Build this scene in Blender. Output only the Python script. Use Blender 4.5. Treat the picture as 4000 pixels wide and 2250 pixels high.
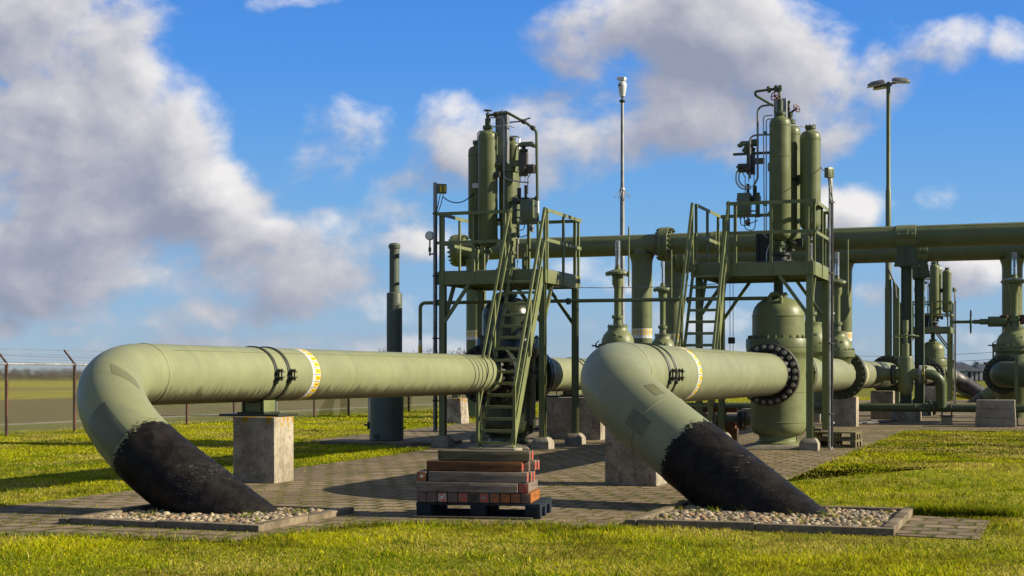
import bpy, bmesh, math, random
import numpy as np
from mathutils import Vector, Matrix
R = math.radians
PI = math.pi
random.seed(7)
for o in list(bpy.data.objects):
    bpy.data.objects.remove(o)
SC = bpy.context.scene
C = SC.collection

# ---------------------------------------------------------------- camera
EYE = 1.38
cam_d = bpy.data.cameras.new('camera')
cam = bpy.data.objects.new('camera', cam_d)
C.objects.link(cam)
cam.location = (0, 0, EYE)
cam.rotation_euler = (R(90), 0, 0)
cam_d.sensor_width = 36
cam_d.lens = 52.2
cam_d.shift_y = 0.0845
cam_d.clip_start = 0.5
cam_d.clip_end = 9000
SC.camera = cam
SC.render.resolution_x = 1024
SC.render.resolution_y = 576
SC.view_settings.view_transform = 'Standard'
SC.view_settings.look = 'None'
EXPO = 0.85
SC.view_settings.exposure = EXPO
SC.view_settings.gamma = 1.0

# ---------------------------------------------------------------- sun
SUN_EL, SUN_AZ = 27.0, 98.0            # azimuth clockwise from +Y
sd = bpy.data.lights.new('sun', 'SUN')
sd.energy = 5.0
sd.angle = R(0.5)
sd.color = (1.0, 0.89, 0.70)
sun = bpy.data.objects.new('sun', sd)
C.objects.link(sun)
sv = Vector((math.sin(R(SUN_AZ)) * math.cos(R(SUN_EL)), math.cos(R(SUN_AZ)) * math.cos(R(SUN_EL)), math.sin(R(SUN_EL))))
sun.rotation_euler = sv.to_track_quat('Z', 'Y').to_euler()
sun.location = (60, -20, 60)

# ---------------------------------------------------------------- node helper
class NT:
    def __init__(self, tree, alb=1.0):
        self.alb = alb
        self.t = tree
        self.n = tree.nodes
        self.l = tree.links
    def put(self, sock, v):
        if v is None:
            return
        if hasattr(v, 'is_linked') or isinstance(v, bpy.types.NodeSocket):
            self.l.new(v, sock)
        else:
            if isinstance(v, (tuple, list)) and sock.type == 'RGBA' and len(v) == 3:
                v = (*v, 1)
            sock.default_value = v
    def node(self, typ, **props):
        nd = self.n.new(typ)
        for k, v in props.items():
            setattr(nd, k, v)
        return nd
    def math(self, op, a, b=None, c=None, clamp=False):
        nd = self.node('ShaderNodeMath', operation=op)
        nd.use_clamp = clamp
        self.put(nd.inputs[0], a)
        self.put(nd.inputs[1], b)
        self.put(nd.inputs[2], c)
        return nd.outputs[0]
    def vmath(self, op, a, b=None, scale=None):
        nd = self.node('ShaderNodeVectorMath', operation=op)
        self.put(nd.inputs[0], a)
        if b is not None:
            self.put(nd.inputs[1], b)
        if scale is not None:
            self.put(nd.inputs['Scale'], scale)
        return nd.outputs['Value'] if op in ('LENGTH', 'DOT_PRODUCT', 'DISTANCE') else nd.outputs[0]
    def mix(self, f, a, b, blend='MIX'):
        nd = self.node('ShaderNodeMix', data_type='RGBA', blend_type=blend)
        k = self.alb
        a = tuple(x * k for x in a) if isinstance(a, tuple) else a
        b = tuple(x * k for x in b) if isinstance(b, tuple) else b
        self.put(nd.inputs[0], f)
        self.put(nd.inputs[6], a)
        self.put(nd.inputs[7], b)
        return nd.outputs[2]
    def ramp(self, f, stops, interp='LINEAR'):
        nd = self.node('ShaderNodeValToRGB')
        cr = nd.color_ramp
        cr.interpolation = interp
        while len(cr.elements) < len(stops):
            cr.elements.new(0.5)
        for e, (p, col) in zip(cr.elements, stops):
            e.position = p
            e.color = (*col, 1) if isinstance(col, (tuple, list)) else (col, col, col, 1)
        self.put(nd.inputs[0], f)
        return nd.outputs[0]
    def smooth(self, v, lo, hi):
        nd = self.node('ShaderNodeMapRange', interpolation_type='SMOOTHSTEP')
        self.put(nd.inputs[0], v)
        nd.inputs[1].default_value = lo
        nd.inputs[2].default_value = hi
        return nd.outputs[0]
    def noise(self, vec, scale, detail=4, rough=0.55, dist=0.0, dim='3D'):
        nd = self.node('ShaderNodeTexNoise', noise_dimensions=dim)
        self.put(nd.inputs['Vector'], vec)
        nd.inputs['Scale'].default_value = scale
        nd.inputs['Detail'].default_value = detail
        nd.inputs['Roughness'].default_value = rough
        nd.inputs['Distortion'].default_value = dist
        return nd.outputs[0]
    def combine(self, x, y, z):
        nd = self.node('ShaderNodeCombineXYZ')
        self.put(nd.inputs[0], x); self.put(nd.inputs[1], y); self.put(nd.inputs[2], z)
        return nd.outputs[0]
    def sep(self, v):
        nd = self.node('ShaderNodeSeparateXYZ')
        self.put(nd.inputs[0], v)
        return nd.outputs
    def mapping(self, vec, scale=(1, 1, 1), rot=(0, 0, 0), loc=(0, 0, 0)):
        nd = self.node('ShaderNodeMapping')
        self.put(nd.inputs[0], vec)
        nd.inputs[1].default_value = loc
        nd.inputs[2].default_value = rot
        nd.inputs[3].default_value = scale
        return nd.outputs[0]
    def objco(self):
        return self.node('ShaderNodeTexCoord').outputs['Object']
    def bump(self, h, strength=0.3, dist=0.01):
        nd = self.node('ShaderNodeBump')
        nd.inputs['Strength'].default_value = strength
        nd.inputs['Distance'].default_value = dist
        self.put(nd.inputs['Height'], h)
        return nd.outputs[0]

# ---------------------------------------------------------------- world: sky texture and a procedural cloud cover
W = bpy.data.worlds.new('World')
SC.world = W
W.use_nodes = True
wt = NT(W.node_tree)
wt.n.clear()
sky = wt.node('ShaderNodeTexSky', sky_type='NISHITA')
sky.sun_disc = False
sky.sun_elevation = R(SUN_EL)
sky.sun_rotation = R(SUN_AZ)
sky.altitude = 0
sky.air_density = 1.0
sky.dust_density = 0.6
sky.ozone_density = 2.5
gen = wt.node('ShaderNodeTexCoord').outputs['Generated']
dx, dy, dz = wt.sep(gen)
ady = wt.math('MAXIMUM', wt.math('ABSOLUTE', dy), 0.08)
U = wt.math('DIVIDE', dx, ady)           # a map of the sky dome, east (U) and up (V)
V = wt.math('DIVIDE', dz, ady)
def P(px, py):
    return ((px - 2000) / 5800.0, (1463 - py) / 5800.0)
# cumulus masses: centre, half width, half height, weight
CL = [(120, 90, 520, 330, 1.0), (200, 520, 640, 430, 1.1), (640, 560, 230, 260, .95), (760, 860, 300, 280, 1.0), (250, 960, 760, 330, 1.05),
      (1150, 1060, 330, 140, .85), (1420, 850, 300, 110, .85), (1220, 590, 330, 150, .44), (1350, 680, 110, 110, .46), (1300, 980, 380, 110, .6),
      (1790, 560, 190, 170, .95), (1630, 730, 250, 90, .66), (2200, 560, 420, 190, .85),
      (2420, 130, 330, 190, 1.0), (2860, 130, 560, 290, 1.1), (3080, 330, 400, 260, 1.0), (2700, 430, 470, 220, .8),
      (3680, 180, 170, 130, .72), (3440, 260, 230, 150, .6), (3360, 800, 170, 120, .95), (3230, 790, 100, 100, .8), (3640, 800, 130, 80, .45),
      (3720, 1070, 300, 110, .75), (3400, 1190, 230, 60, .55), (60, 1290, 150, 50, .8), (280, 1300, 110, 40, .75),
      (1180, 930, 430, 140, .80), (1560, 960, 260, 90, .78), (700, 1120, 600, 120, .74), (500, 1235, 900, 60, .64), (1150, 1190, 500, 50, .50), (2300, 1080, 300, 70, .45), (2700, 1240, 900, 60, .48), (1900, 1370, 2600, 55, .50), (1150, 10, 260, 40, .25), (3980, 180, 120, 90, .5),
      (-900, 500, 700, 500, 1.0), (5200, 600, 800, 350, 1.0)]
nv = wt.combine(U, wt.math('MULTIPLY', V, 1.25), 0.0)
w1 = wt.noise(nv, 7.0, 3, 0.5)
w2 = wt.noise(wt.vmath('ADD', nv, (3.1, 1.7, 0.4)), 7.0, 3, 0.5)
wu = wt.math('MULTIPLY', wt.math('SUBTRACT', w1, 0.5), 0.060)
wv = wt.math('MULTIPLY', wt.math('SUBTRACT', w2, 0.5), 0.045)
def mass(u, v):
    acc = None
    for (cx, cy, rx, ry, wgt) in CL:
        a, b = P(cx, cy)
        ex = wt.math('MULTIPLY', wt.math('SUBTRACT', u, a), 5800.0 / rx)
        ey = wt.math('MULTIPLY', wt.math('SUBTRACT', v, b), 5800.0 / ry)
        r2 = wt.math('MULTIPLY_ADD', ex, ex, wt.math('MULTIPLY', ey, ey))
        f = wt.math('MULTIPLY', wt.math('SUBTRACT', 1.0, wt.math('MULTIPLY', r2, 0.55)), wgt)
        acc = f if acc is None else wt.math('SMOOTH_MAX', acc, f, 0.25)
    return acc
mu = wt.math('ADD', U, wu)
mv = wt.math('ADD', V, wv)
m0 = mass(mu, mv)
m1 = mass(wt.math('ADD', mu, 0.018), wt.math('ADD', mv, 0.020))
def fbm(off, det, rough):
    return wt.noise(wt.vmath('ADD', nv, off), 11.0, det, rough, 0.15)
f0 = fbm((0, 0, 0), 9, 0.56)
g0 = fbm((0, 0, 0), 4, 0.50)
g1 = fbm((0.013, 0.017, 0), 4, 0.50)
dens0 = wt.math('MULTIPLY_ADD', wt.math('SUBTRACT', f0, 0.5), 2.6, m0)
sm0 = wt.math('MULTIPLY_ADD', wt.math('SUBTRACT', g0, 0.5), 2.4, m0)
sm1 = wt.math('MULTIPLY_ADD', wt.math('SUBTRACT', g1, 0.5), 2.4, m1)
mask = wt.smooth(dens0, 0.24, 0.84)
lit = wt.math('ADD', wt.math('MULTIPLY', wt.math('SUBTRACT', sm0, sm1), 0.90), 0.45)
thick = wt.smooth(sm0, 0.45, 1.35)
lit = wt.math('SUBTRACT', lit, wt.math('MULTIPLY', thick, 0.27))
lit = wt.math('ADD', lit, wt.math('MULTIPLY', wt.math('SUBTRACT', f0, g0), 2.0), clamp=True)
KS = 10.0 / 2 ** EXPO                    # colours below are as seen; the background strength is 0.1
def kc(*c):
    return tuple(x * KS for x in c)
ccol = wt.ramp(lit, [(0.0, kc(.30, .335, .44)), (0.22, kc(.39, .41, .50)), (0.48, kc(.54, .545, .60)), (0.75, kc(.73, .72, .74)), (1.0, kc(.89, .87, .86))])
grad = wt.ramp(wt.math('MULTIPLY', V, 3.6), [(0.0, kc(.36, .47, .60)), (0.07, kc(.27, .43, .62)), (0.20, kc(.20, .41, .70)), (0.40, kc(.125, .37, .74)), (0.75, kc(.045, .27, .80)), (1.0, kc(.030, .215, .72))])
skc = wt.mix(0.15, grad, sky.outputs[0])
skc = wt.mix(wt.math('MULTIPLY', wt.smooth(V, 0.34, 0.75), 0.85), skc, kc(.250, .265, .300))   # unseen grey cloud overhead, added to neutralise the blue fill light
lowfade = wt.smooth(V, 0.0, 0.045)
mask = wt.math('MULTIPLY', mask, wt.math('MULTIPLY_ADD', lowfade, 0.35, 0.63))
final = wt.mix(mask, skc, ccol)
bg = wt.node('ShaderNodeBackground')
wt.l.new(final, bg.inputs[0])
bg.inputs[1].default_value = 0.10
wo = wt.node('ShaderNodeOutputWorld')
wt.l.new(bg.outputs[0], wo.inputs[0])

# ---------------------------------------------------------------- the plant grid: s along the headers, t along the pipelines
TH = R(19.9)
CO, SI = math.cos(TH), math.sin(TH)
def Wp(s, t, z=0.0):
    return Vector((CO * s + SI * t, -SI * s + CO * t, z))
def ST(X, Y):
    return (CO * X - SI * Y, SI * X + CO * Y)
def G(px, py):                         # surveyed ground point
    Y = EYE * 5800.0 / (py - 1463.0)
    return ST((px - 2000) / 5800.0 * Y, Y)
def Q(px, Y):                          # point at a bearing and a distance
    return ST((px - 2000) / 5800.0 * Y, Y)

# ---------------------------------------------------------------- mesh builder
def frames(path, up=Vector((0, 0, 1))):
    path = [Vector(p) for p in path]
    path = [p for i, p in enumerate(path) if i == 0 or (p - path[i - 1]).length > 1e-6]
    T = []
    for i in range(len(path)):
        a = path[max(0, i - 1)]
        b = path[min(len(path) - 1, i + 1)]
        T.append((b - a).normalized())
    n = up - T[0] * up.dot(T[0])
    if n.length < 1e-4:
        n = Vector((0, 1, 0)) - T[0] * T[0].y
        if n.length < 1e-4:
            n = Vector((1, 0, 0))
    n.normalize()
    out = []
    for i, p in enumerate(path):
        if i:
            ax = T[i - 1].cross(T[i])
            if ax.length > 1e-7:
                n = Matrix.Rotation(T[i - 1].angle(T[i]), 3, ax.normalized()) @ n
            n = (n - T[i] * n.dot(T[i])).normalized()
        out.append((p, T[i], n, T[i].cross(n)))
    return out
def fillet(pts, rad, seg=8):
    pts = [Vector(p) for p in pts]
    out = [pts[0]]
    for i in range(1, len(pts) - 1):
        a, b, c = pts[i - 1], pts[i], pts[i + 1]
        d1, d2 = (a - b).normalized(), (c - b).normalized()
        ang = d1.angle(d2)
        if ang > PI - 0.02:
            out.append(b)
            continue
        r = rad[i - 1] if isinstance(rad, (list, tuple)) else rad
        tl = r / math.tan(ang / 2)
        tl = min(tl, 0.49 * (a - b).length if i > 1 else 0.98 * (a - b).length, 0.49 * (c - b).length if i < len(pts) - 2 else 0.98 * (c - b).length)
        r = tl * math.tan(ang / 2)
        ctr = b + (d1 + d2).normalized() * (r / math.sin(ang / 2))
        p0, p1 = b + d1 * tl, b + d2 * tl
        v0, v1 = p0 - ctr, p1 - ctr
        full = v0.angle(v1)
        ax = v0.cross(v1).normalized()
        for k in range(seg + 1):
            out.append(ctr + Matrix.Rotation(full * k / seg, 3, ax) @ v0)
    out.append(pts[-1])
    return out

class MB:
    def __init__(self):
        self.v, self.f, self.m, self.k = [], [], [], 0
    def add(self, vs, fs):
        b = len(self.v)
        self.v += [tuple(x) for x in vs]
        self.f += [tuple(b + i for i in q) for q in fs]
        self.m += [self.k] * len(fs)
        return self
    def box(self, c, s, rz=0.0, M=None, taper=1.0):
        hx, hy, hz = s[0] / 2, s[1] / 2, s[2] / 2
        vs = []
        for z, k in ((-hz, 1.0), (hz, taper)):
            for x, y in ((-hx, -hy), (hx, -hy), (hx, hy), (-hx, hy)):
                p = Vector((x * k, y * k, z))
                if M is not None:
                    p = M @ p
                elif rz:
                    p = Matrix.Rotation(rz, 3, 'Z') @ p
                vs.append(p + Vector(c))
        return self.add(vs, [(3, 2, 1, 0), (4, 5, 6, 7), (0, 1, 5, 4), (1, 2, 6, 5), (2, 3, 7, 6), (3, 0, 4, 7)])
    def b2(self, x0, x1, y0, y1, z0, z1):
        return self.box(((x0 + x1) / 2, (y0 + y1) / 2, (z0 + z1) / 2), (abs(x1 - x0), abs(y1 - y0), abs(z1 - z0)))
    def beam(self, p0, p1, w, h, up=(0, 0, 1)):
        p0, p1 = Vector(p0), Vector(p1)
        d = (p1 - p0)
        L = d.length
        d.normalize()
        u = Vector(up)
        u = u - d * u.dot(d)
        if u.length < 1e-4:
            u = Vector((0, 1, 0)) - d * d.y
        u.normalize()
        s = d.cross(u)
        M = Matrix((s, d, u)).transposed()
        return self.box((p0 + p1) / 2, (w, L, h), M=M)
    def ibeam(self, p0, p1, w, h, tf=0.012, up=(0, 1, 0)):
        p0, p1 = Vector(p0), Vector(p1)
        d = (p1 - p0).normalized()
        u = Vector(up)
        u = (u - d * u.dot(d)).normalized()
        o = u * (h / 2 - tf / 2)
        self.beam(p0 + o, p1 + o, w, tf, u)
        self.beam(p0 - o, p1 - o, w, tf, u)
        self.beam(p0, p1, tf, h - 2 * tf, u)
        return self
    def tube(self, path, r, n=10, caps=True, up=Vector((0, 0, 1))):
        fr = frames(path, up)
        vs, fs = [], []
        for i, (p, T, nn, bb) in enumerate(fr):
            rr = r[i] if isinstance(r, (list, tuple)) else r
            for j in range(n):
                a = 2 * PI * j / n
                vs.append(p + nn * (rr * math.cos(a)) + bb * (rr * math.sin(a)))
        for i in range(len(fr) - 1):
            for j in range(n):
                k = (j + 1) % n
                fs.append((i * n + j, i * n + k, (i + 1) * n + k, (i + 1) * n + j))
        if caps:
            fs.append(tuple(range(n - 1, -1, -1)))
            e = (len(fr) - 1) * n
            fs.append(tuple(e + j for j in range(n)))
        return self.add(vs, fs)
    def cyl(self, p0, p1, r, r1=None, n=20):
        return self.tube([p0, p1], [r, r if r1 is None else r1], n)
    def lathe(self, prof, c=(0, 0, 0), axis=(0, 0, 1), n=32, caps=True):
        ax = Vector(axis).normalized()
        u = Vector((1, 0, 0)) if abs(ax.x) < 0.9 else Vector((0, 1, 0))
        u = (u - ax * u.dot(ax)).normalized()
        w = ax.cross(u)
        c = Vector(c)
        vs, fs = [], []
        for (r, z) in prof:
            for j in range(n):
                a = 2 * PI * j / n
                vs.append(c + ax * z + u * (r * math.cos(a)) + w * (r * math.sin(a)))
        for i in range(len(prof) - 1):
            for j in range(n):
                k = (j + 1) % n
                fs.append((i * n + j, i * n + k, (i + 1) * n + k, (i + 1) * n + j))
        if caps:
            fs.append(tuple(range(n - 1, -1, -1)))
            e = (len(prof) - 1) * n
            fs.append(tuple(e + j for j in range(n)))
        return self.add(vs, fs)
    def shell(self, fr, i0, i1, a0, a1, r, n=24):
        vs, fs = [], []
        idx = list(range(i0, i1 + 1))
        full = abs(a1 - a0 - 2 * PI) < 1e-6
        for i in idx:
            p, T, nn, bb = fr[i]
            for j in range(n + 1):
                a = a0 + (a1 - a0) * j / n
                vs.append(p + nn * (r * math.cos(a)) + bb * (r * math.sin(a)))
        m = n + 1
        for i in range(len(idx) - 1):
            for j in range(n):
                fs.append((i * m + j, i * m + j + 1, (i + 1) * m + j + 1, (i + 1) * m + j))
        return self.add(vs, fs)
    def quad(self, a, b, c, d):
        return self.add([a, b, c, d], [(0, 1, 2, 3)])
    def mesh(self, name, mats, off=(0, 0, 0), bevel=0.0, smooth=38):
        me = bpy.data.meshes.new(name)
        ox, oy, oz = off
        me.from_pydata([(x - ox, y - oy, z - oz) for x, y, z in self.v], [], self.f)
        if not isinstance(mats, (list, tuple)):
            mats = [mats]
        for m in mats:
            me.materials.append(m)
        me.polygons.foreach_set('material_index', self.m)
        if bevel > 0:
            bm = bmesh.new()
            bm.from_mesh(me)
            bmesh.ops.remove_doubles(bm, verts=bm.verts, dist=1e-5)
            es = [e for e in bm.edges if len(e.link_faces) == 2 and e.calc_face_angle(0) > R(35)]
            bmesh.ops.bevel(bm, geom=es, offset=bevel, segments=2, affect='EDGES', profile=0.6, clamp_overlap=True)
            bm.to_mesh(me)
            bm.free()
        me.update()
        me.polygons.foreach_set('use_smooth', [True] * len(me.polygons))
        me.set_sharp_from_angle(angle=R(smooth))
        return me
    def build(self, name, mats, parent=None, off=(0, 0, 0), bevel=0.0, smooth=38, label=None):
        o = bpy.data.objects.new(name, self.mesh(name, mats, off, bevel, smooth))
        C.objects.link(o)
        if parent is not None:
            o.parent = parent
        if label:
            o['label'] = label
        return o
def put(o, s, t, z=0.0, rz=None):
    o.location = Wp(s, t, z)
    o.rotation_euler = (0, 0, -TH if rz is None else rz)
    return o
def tag(o, label=None, cat=None, group=None, kind=None):
    if label: o['label'] = label
    if cat:
        o['category'] = cat
        if not kind: o['kind'] = 'thing'
    if group: o['group'] = group
    if kind:
        o['kind'] = kind
    return o
def thing(name, label, cat, s, t, z=0.0, group=None, rz=None):
    o = bpy.data.objects.new(name, None)
    o.empty_display_size = 0.2
    C.objects.link(o)
    put(o, s, t, z, rz)
    return tag(o, label, cat, group)
KIDS = {}
def dup(o, parent=None):
    c = o.copy()
    C.objects.link(c)
    c.parent = parent
    for ch in [x for x in ALLOBJ() if x.parent == o]:
        dup(ch, c)
    return c
def ALLOBJ():
    return list(C.objects)
def bolt_mesh(r, h, mat, n=6):
    b = MB()
    b.cyl((0, 0, 0), (0, 0, h * 0.62), r, n=n)
    b.cyl((0, 0, h * 0.62 + 0.0005), (0, 0, h), r * 0.58, n=10)
    return b.mesh('bolt', mat, smooth=30)
_bm = {}
def bolts(parent, centre, axis, rad, count, r, h, mat, a0=0.0):
    """nuts in a ring on a face: each its own small object"""
    key = (round(r, 4), round(h, 4), mat.name)
    if key not in _bm:
        _bm[key] = bolt_mesh(r, h, mat)
    ax = Vector(axis).normalized()
    u = Vector((1, 0, 0)) if abs(ax.x) < 0.9 else Vector((0, 0, 1))
    u = (u - ax * u.dot(ax)).normalized()
    w = ax.cross(u)
    rot = ax.to_track_quat('Z', 'Y').to_euler()
    for k in range(count):
        a = a0 + 2 * PI * k / count
        o = bpy.data.objects.new('bolt', _bm[key])
        C.objects.link(o)
        o.parent = parent
        o.location = Vector(centre) + u * (rad * math.cos(a)) + w * (rad * math.sin(a))
        o.rotation_euler = rot
# ---------------------------------------------------------------- materials
ALB = 0.70                               # one scale on all the base colours, paired with the exposure
def mat(name):
    m = bpy.data.materials.new(name)
    m.use_nodes = True
    t = NT(m.node_tree, ALB)
    t.n.clear()
    b = t.node('ShaderNodeBsdfPrincipled')
    o = t.node('ShaderNodeOutputMaterial')
    t.l.new(b.outputs[0], o.inputs[0])
    return m, t, b
def simple(name, col, rough=0.5, metal=0.0, var=0.12, scale=6.0, bump=0.08, col2=None, sc2=1.4, spec=0.5):
    m, t, b = mat(name)
    co = t.objco()
    n1 = t.noise(co, scale, 5, 0.6)
    n2 = t.noise(co, sc2, 3, 0.5)
    c2 = col2 if col2 else tuple(max(0, x * (1 - 2.2 * var)) for x in col)
    f = t.smooth(t.math('ADD', t.math('MULTIPLY', n1, 0.5), t.math('MULTIPLY', n2, 0.5)), 0.38, 0.66)
    t.put(b.inputs['Base Color'], t.mix(f, c2, tuple(min(1, x * (1 + var * 0.5)) for x in col)))
    t.put(b.inputs['Roughness'], t.math('MULTIPLY_ADD', n1, 0.25, rough - 0.12))
    b.inputs['Metallic'].default_value = metal
    b.inputs['Specular IOR Level'].default_value = spec
    if bump:
        t.put(b.inputs['Normal'], t.bump(n1, bump, 0.006))
    return m

def paint(name, col, col2, rough=0.42, dirt=0.0, axis_z=None, spec=0.30):
    """weathered green paint: faded patches, thin streaks that ran round the metal, grime along the belly"""
    m, t, b = mat(name)
    co = t.objco()
    big = t.noise(co, 0.9, 3, 0.55)
    mid = t.noise(co, 5.0, 5, 0.6)
    fine = t.noise(co, 60.0, 3, 0.6)
    c = t.mix(t.smooth(t.math('MULTIPLY_ADD', mid, 0.45, t.math('MULTIPLY', big, 0.6)), 0.36, 0.68), col2, col)
    ch = t.smooth(t.noise(t.mapping(co, (1.0, 1.0, 1.0), loc=(4, 2, 7)), 2.2, 6, 0.65), 0.50, 0.74)
    c = t.mix(t.math('MULTIPLY', ch, 0.22), c, tuple(x * 1.2 for x in col))
    chips = t.smooth(t.noise(t.mapping(co, (1, 1, .35), loc=(3, 7, 5)), 16.0, 3, 0.6), 0.735, 0.755)
    c = t.mix(t.math('MULTIPLY', chips, 0.55), c, (0.42, 0.40, 0.30))
    speck = t.smooth(t.noise(t.mapping(co, loc=(9, 1, 3)), 38.0, 2, 0.5), 0.70, 0.76)
    c = t.mix(t.math('MULTIPLY', speck, 0.35), c, (0.035, 0.032, 0.02))
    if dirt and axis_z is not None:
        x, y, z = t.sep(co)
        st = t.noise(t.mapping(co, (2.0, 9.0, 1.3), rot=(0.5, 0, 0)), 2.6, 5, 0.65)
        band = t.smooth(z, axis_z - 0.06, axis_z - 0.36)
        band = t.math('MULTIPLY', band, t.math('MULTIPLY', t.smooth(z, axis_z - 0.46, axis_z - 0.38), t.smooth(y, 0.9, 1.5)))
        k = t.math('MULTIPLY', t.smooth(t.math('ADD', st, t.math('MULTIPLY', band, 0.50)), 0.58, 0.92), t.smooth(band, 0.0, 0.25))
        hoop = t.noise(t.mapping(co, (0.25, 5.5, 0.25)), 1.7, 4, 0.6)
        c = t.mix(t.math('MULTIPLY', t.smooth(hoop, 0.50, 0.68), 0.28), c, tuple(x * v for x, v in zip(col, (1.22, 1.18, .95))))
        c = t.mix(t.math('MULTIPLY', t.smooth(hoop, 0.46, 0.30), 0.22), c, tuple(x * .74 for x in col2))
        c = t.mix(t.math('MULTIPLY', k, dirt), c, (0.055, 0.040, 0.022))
    t.put(b.inputs['Base Color'], c)
    t.put(b.inputs['Roughness'], t.math('MULTIPLY_ADD', mid, 0.28, rough - 0.12))
    b.inputs['Specular IOR Level'].default_value = spec
    t.put(b.inputs['Normal'], t.bump(t.math('ADD', t.math('MULTIPLY', mid, 0.6), t.math('MULTIPLY', fine, 0.12)), 0.045, 0.005))
    return m
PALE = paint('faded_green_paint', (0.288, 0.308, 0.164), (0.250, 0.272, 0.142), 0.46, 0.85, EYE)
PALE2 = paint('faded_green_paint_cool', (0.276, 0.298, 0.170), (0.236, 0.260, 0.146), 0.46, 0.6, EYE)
GREEN = paint('green_paint', (0.182, 0.208, 0.088), (0.138, 0.162, 0.068), 0.40)
GREENL = paint('light_green_paint', (0.222, 0.250, 0.108), (0.172, 0.198, 0.084), 0.42)
FLANGEG = paint('dark_flange_green_paint', (0.055, 0.066, 0.030), (0.036, 0.044, 0.020), 0.42)
GREEND = paint('dark_green_paint', (0.105, 0.135, 0.066), (0.078, 0.104, 0.050), 0.42)
VALVED = paint('black_green_gloss_paint', (0.040, 0.052, 0.024), (0.026, 0.034, 0.016), 0.24, spec=0.5)
STEELG = paint('steelwork_green_paint', (0.232, 0.258, 0.106), (0.176, 0.200, 0.080), 0.45)
VENTG = paint('blue_green_paint', (0.122, 0.146, 0.105), (0.100, 0.124, 0.088), 0.45)
PATCH = simple('retouched_paint', (0.205, 0.215, 0.095), 0.40, var=0.1)
PATCHD = simple('dark_retouched_paint', (0.150, 0.170, 0.088), 0.45, var=0.1)
DARKFL = simple('dark_flange_coating', (0.018, 0.013, 0.014), 0.55, var=0.3, scale=20, bump=0.25)
RIM = simple('rusty_flange_rim', (0.11, 0.085, 0.07), 0.6, var=0.3, scale=14)
NUT = simple('weathered_zinc_nut', (0.42, 0.39, 0.31), 0.42, 0.2, 0.25, 30)
NUTD = simple('dark_oiled_nut', (0.045, 0.042, 0.036), 0.45, 0.3, 0.25, 30)
NUTG = simple('green_painted_nut', (0.15, 0.17, 0.075), 0.5, 0.0, 0.2, 30)
NUTR = simple('rusty_red_nut', (0.16, 0.045, 0.025), 0.6, 0.0, 0.25, 30)
BLACKM = simple('black_iron', (0.030, 0.032, 0.022), 0.5, 0.0, 0.2, 20)
RUBBER = simple('black_cable_sheath', (0.012, 0.012, 0.013), 0.55, bump=0)
GALV = simple('galvanised_steel', (0.50, 0.51, 0.50), 0.42, 0.15, 0.22, 9)
GALVD = simple('dull_galvanised_steel', (0.28, 0.30, 0.30), 0.5, 0.1, 0.22, 9)
INOX = simple('stainless_tube', (0.60, 0.57, 0.52), 0.28, 0.5, 0.1, 20, 0)
ALU = simple('lamp_aluminium', (0.30, 0.30, 0.30), 0.4, 0.4, 0.2, 12)
WHITE = simple('white_enamel', (0.88, 0.88, 0.84), 0.4, 0, 0.08, 10)
YELLOW = simple('yellow_marker', (0.95, 0.62, 0.003), 0.5, 0, 0.05, 10, 0)
INK = simple('black_ink', (0.02, 0.02, 0.02), 0.6, 0, 0.05, 10, 0)
REDW = simple('oxide_red_handwheel', (0.16, 0.028, 0.025), 0.55, 0, 0.25, 30)
TARN = simple('brown_bronze_casting', (0.115, 0.095, 0.065), 0.5, 0.2, 0.3, 25)
BOXG = simple('box_green_enamel', (0.155, 0.178, 0.082), 0.4, 0, 0.1, 8)
SIGNG = simple('sign_green', (0.004, 0.20, 0.11), 0.4, 0, 0.05, 5, 0)
CLAMP = simple('dark_green_strap', (0.030, 0.036, 0.017), 0.5, 0, 0.2, 20)
def glass_mat():
    m, t, b = mat('clear_plastic_tube')
    b.inputs['Base Color'].default_value = (0.86, 0.90, 0.95, 1)
    b.inputs['Roughness'].default_value = 0.08
    b.inputs['Transmission Weight'].default_value = 0.85
    b.inputs['IOR'].default_value = 1.18
    return m
CLEAR = glass_mat()

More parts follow.
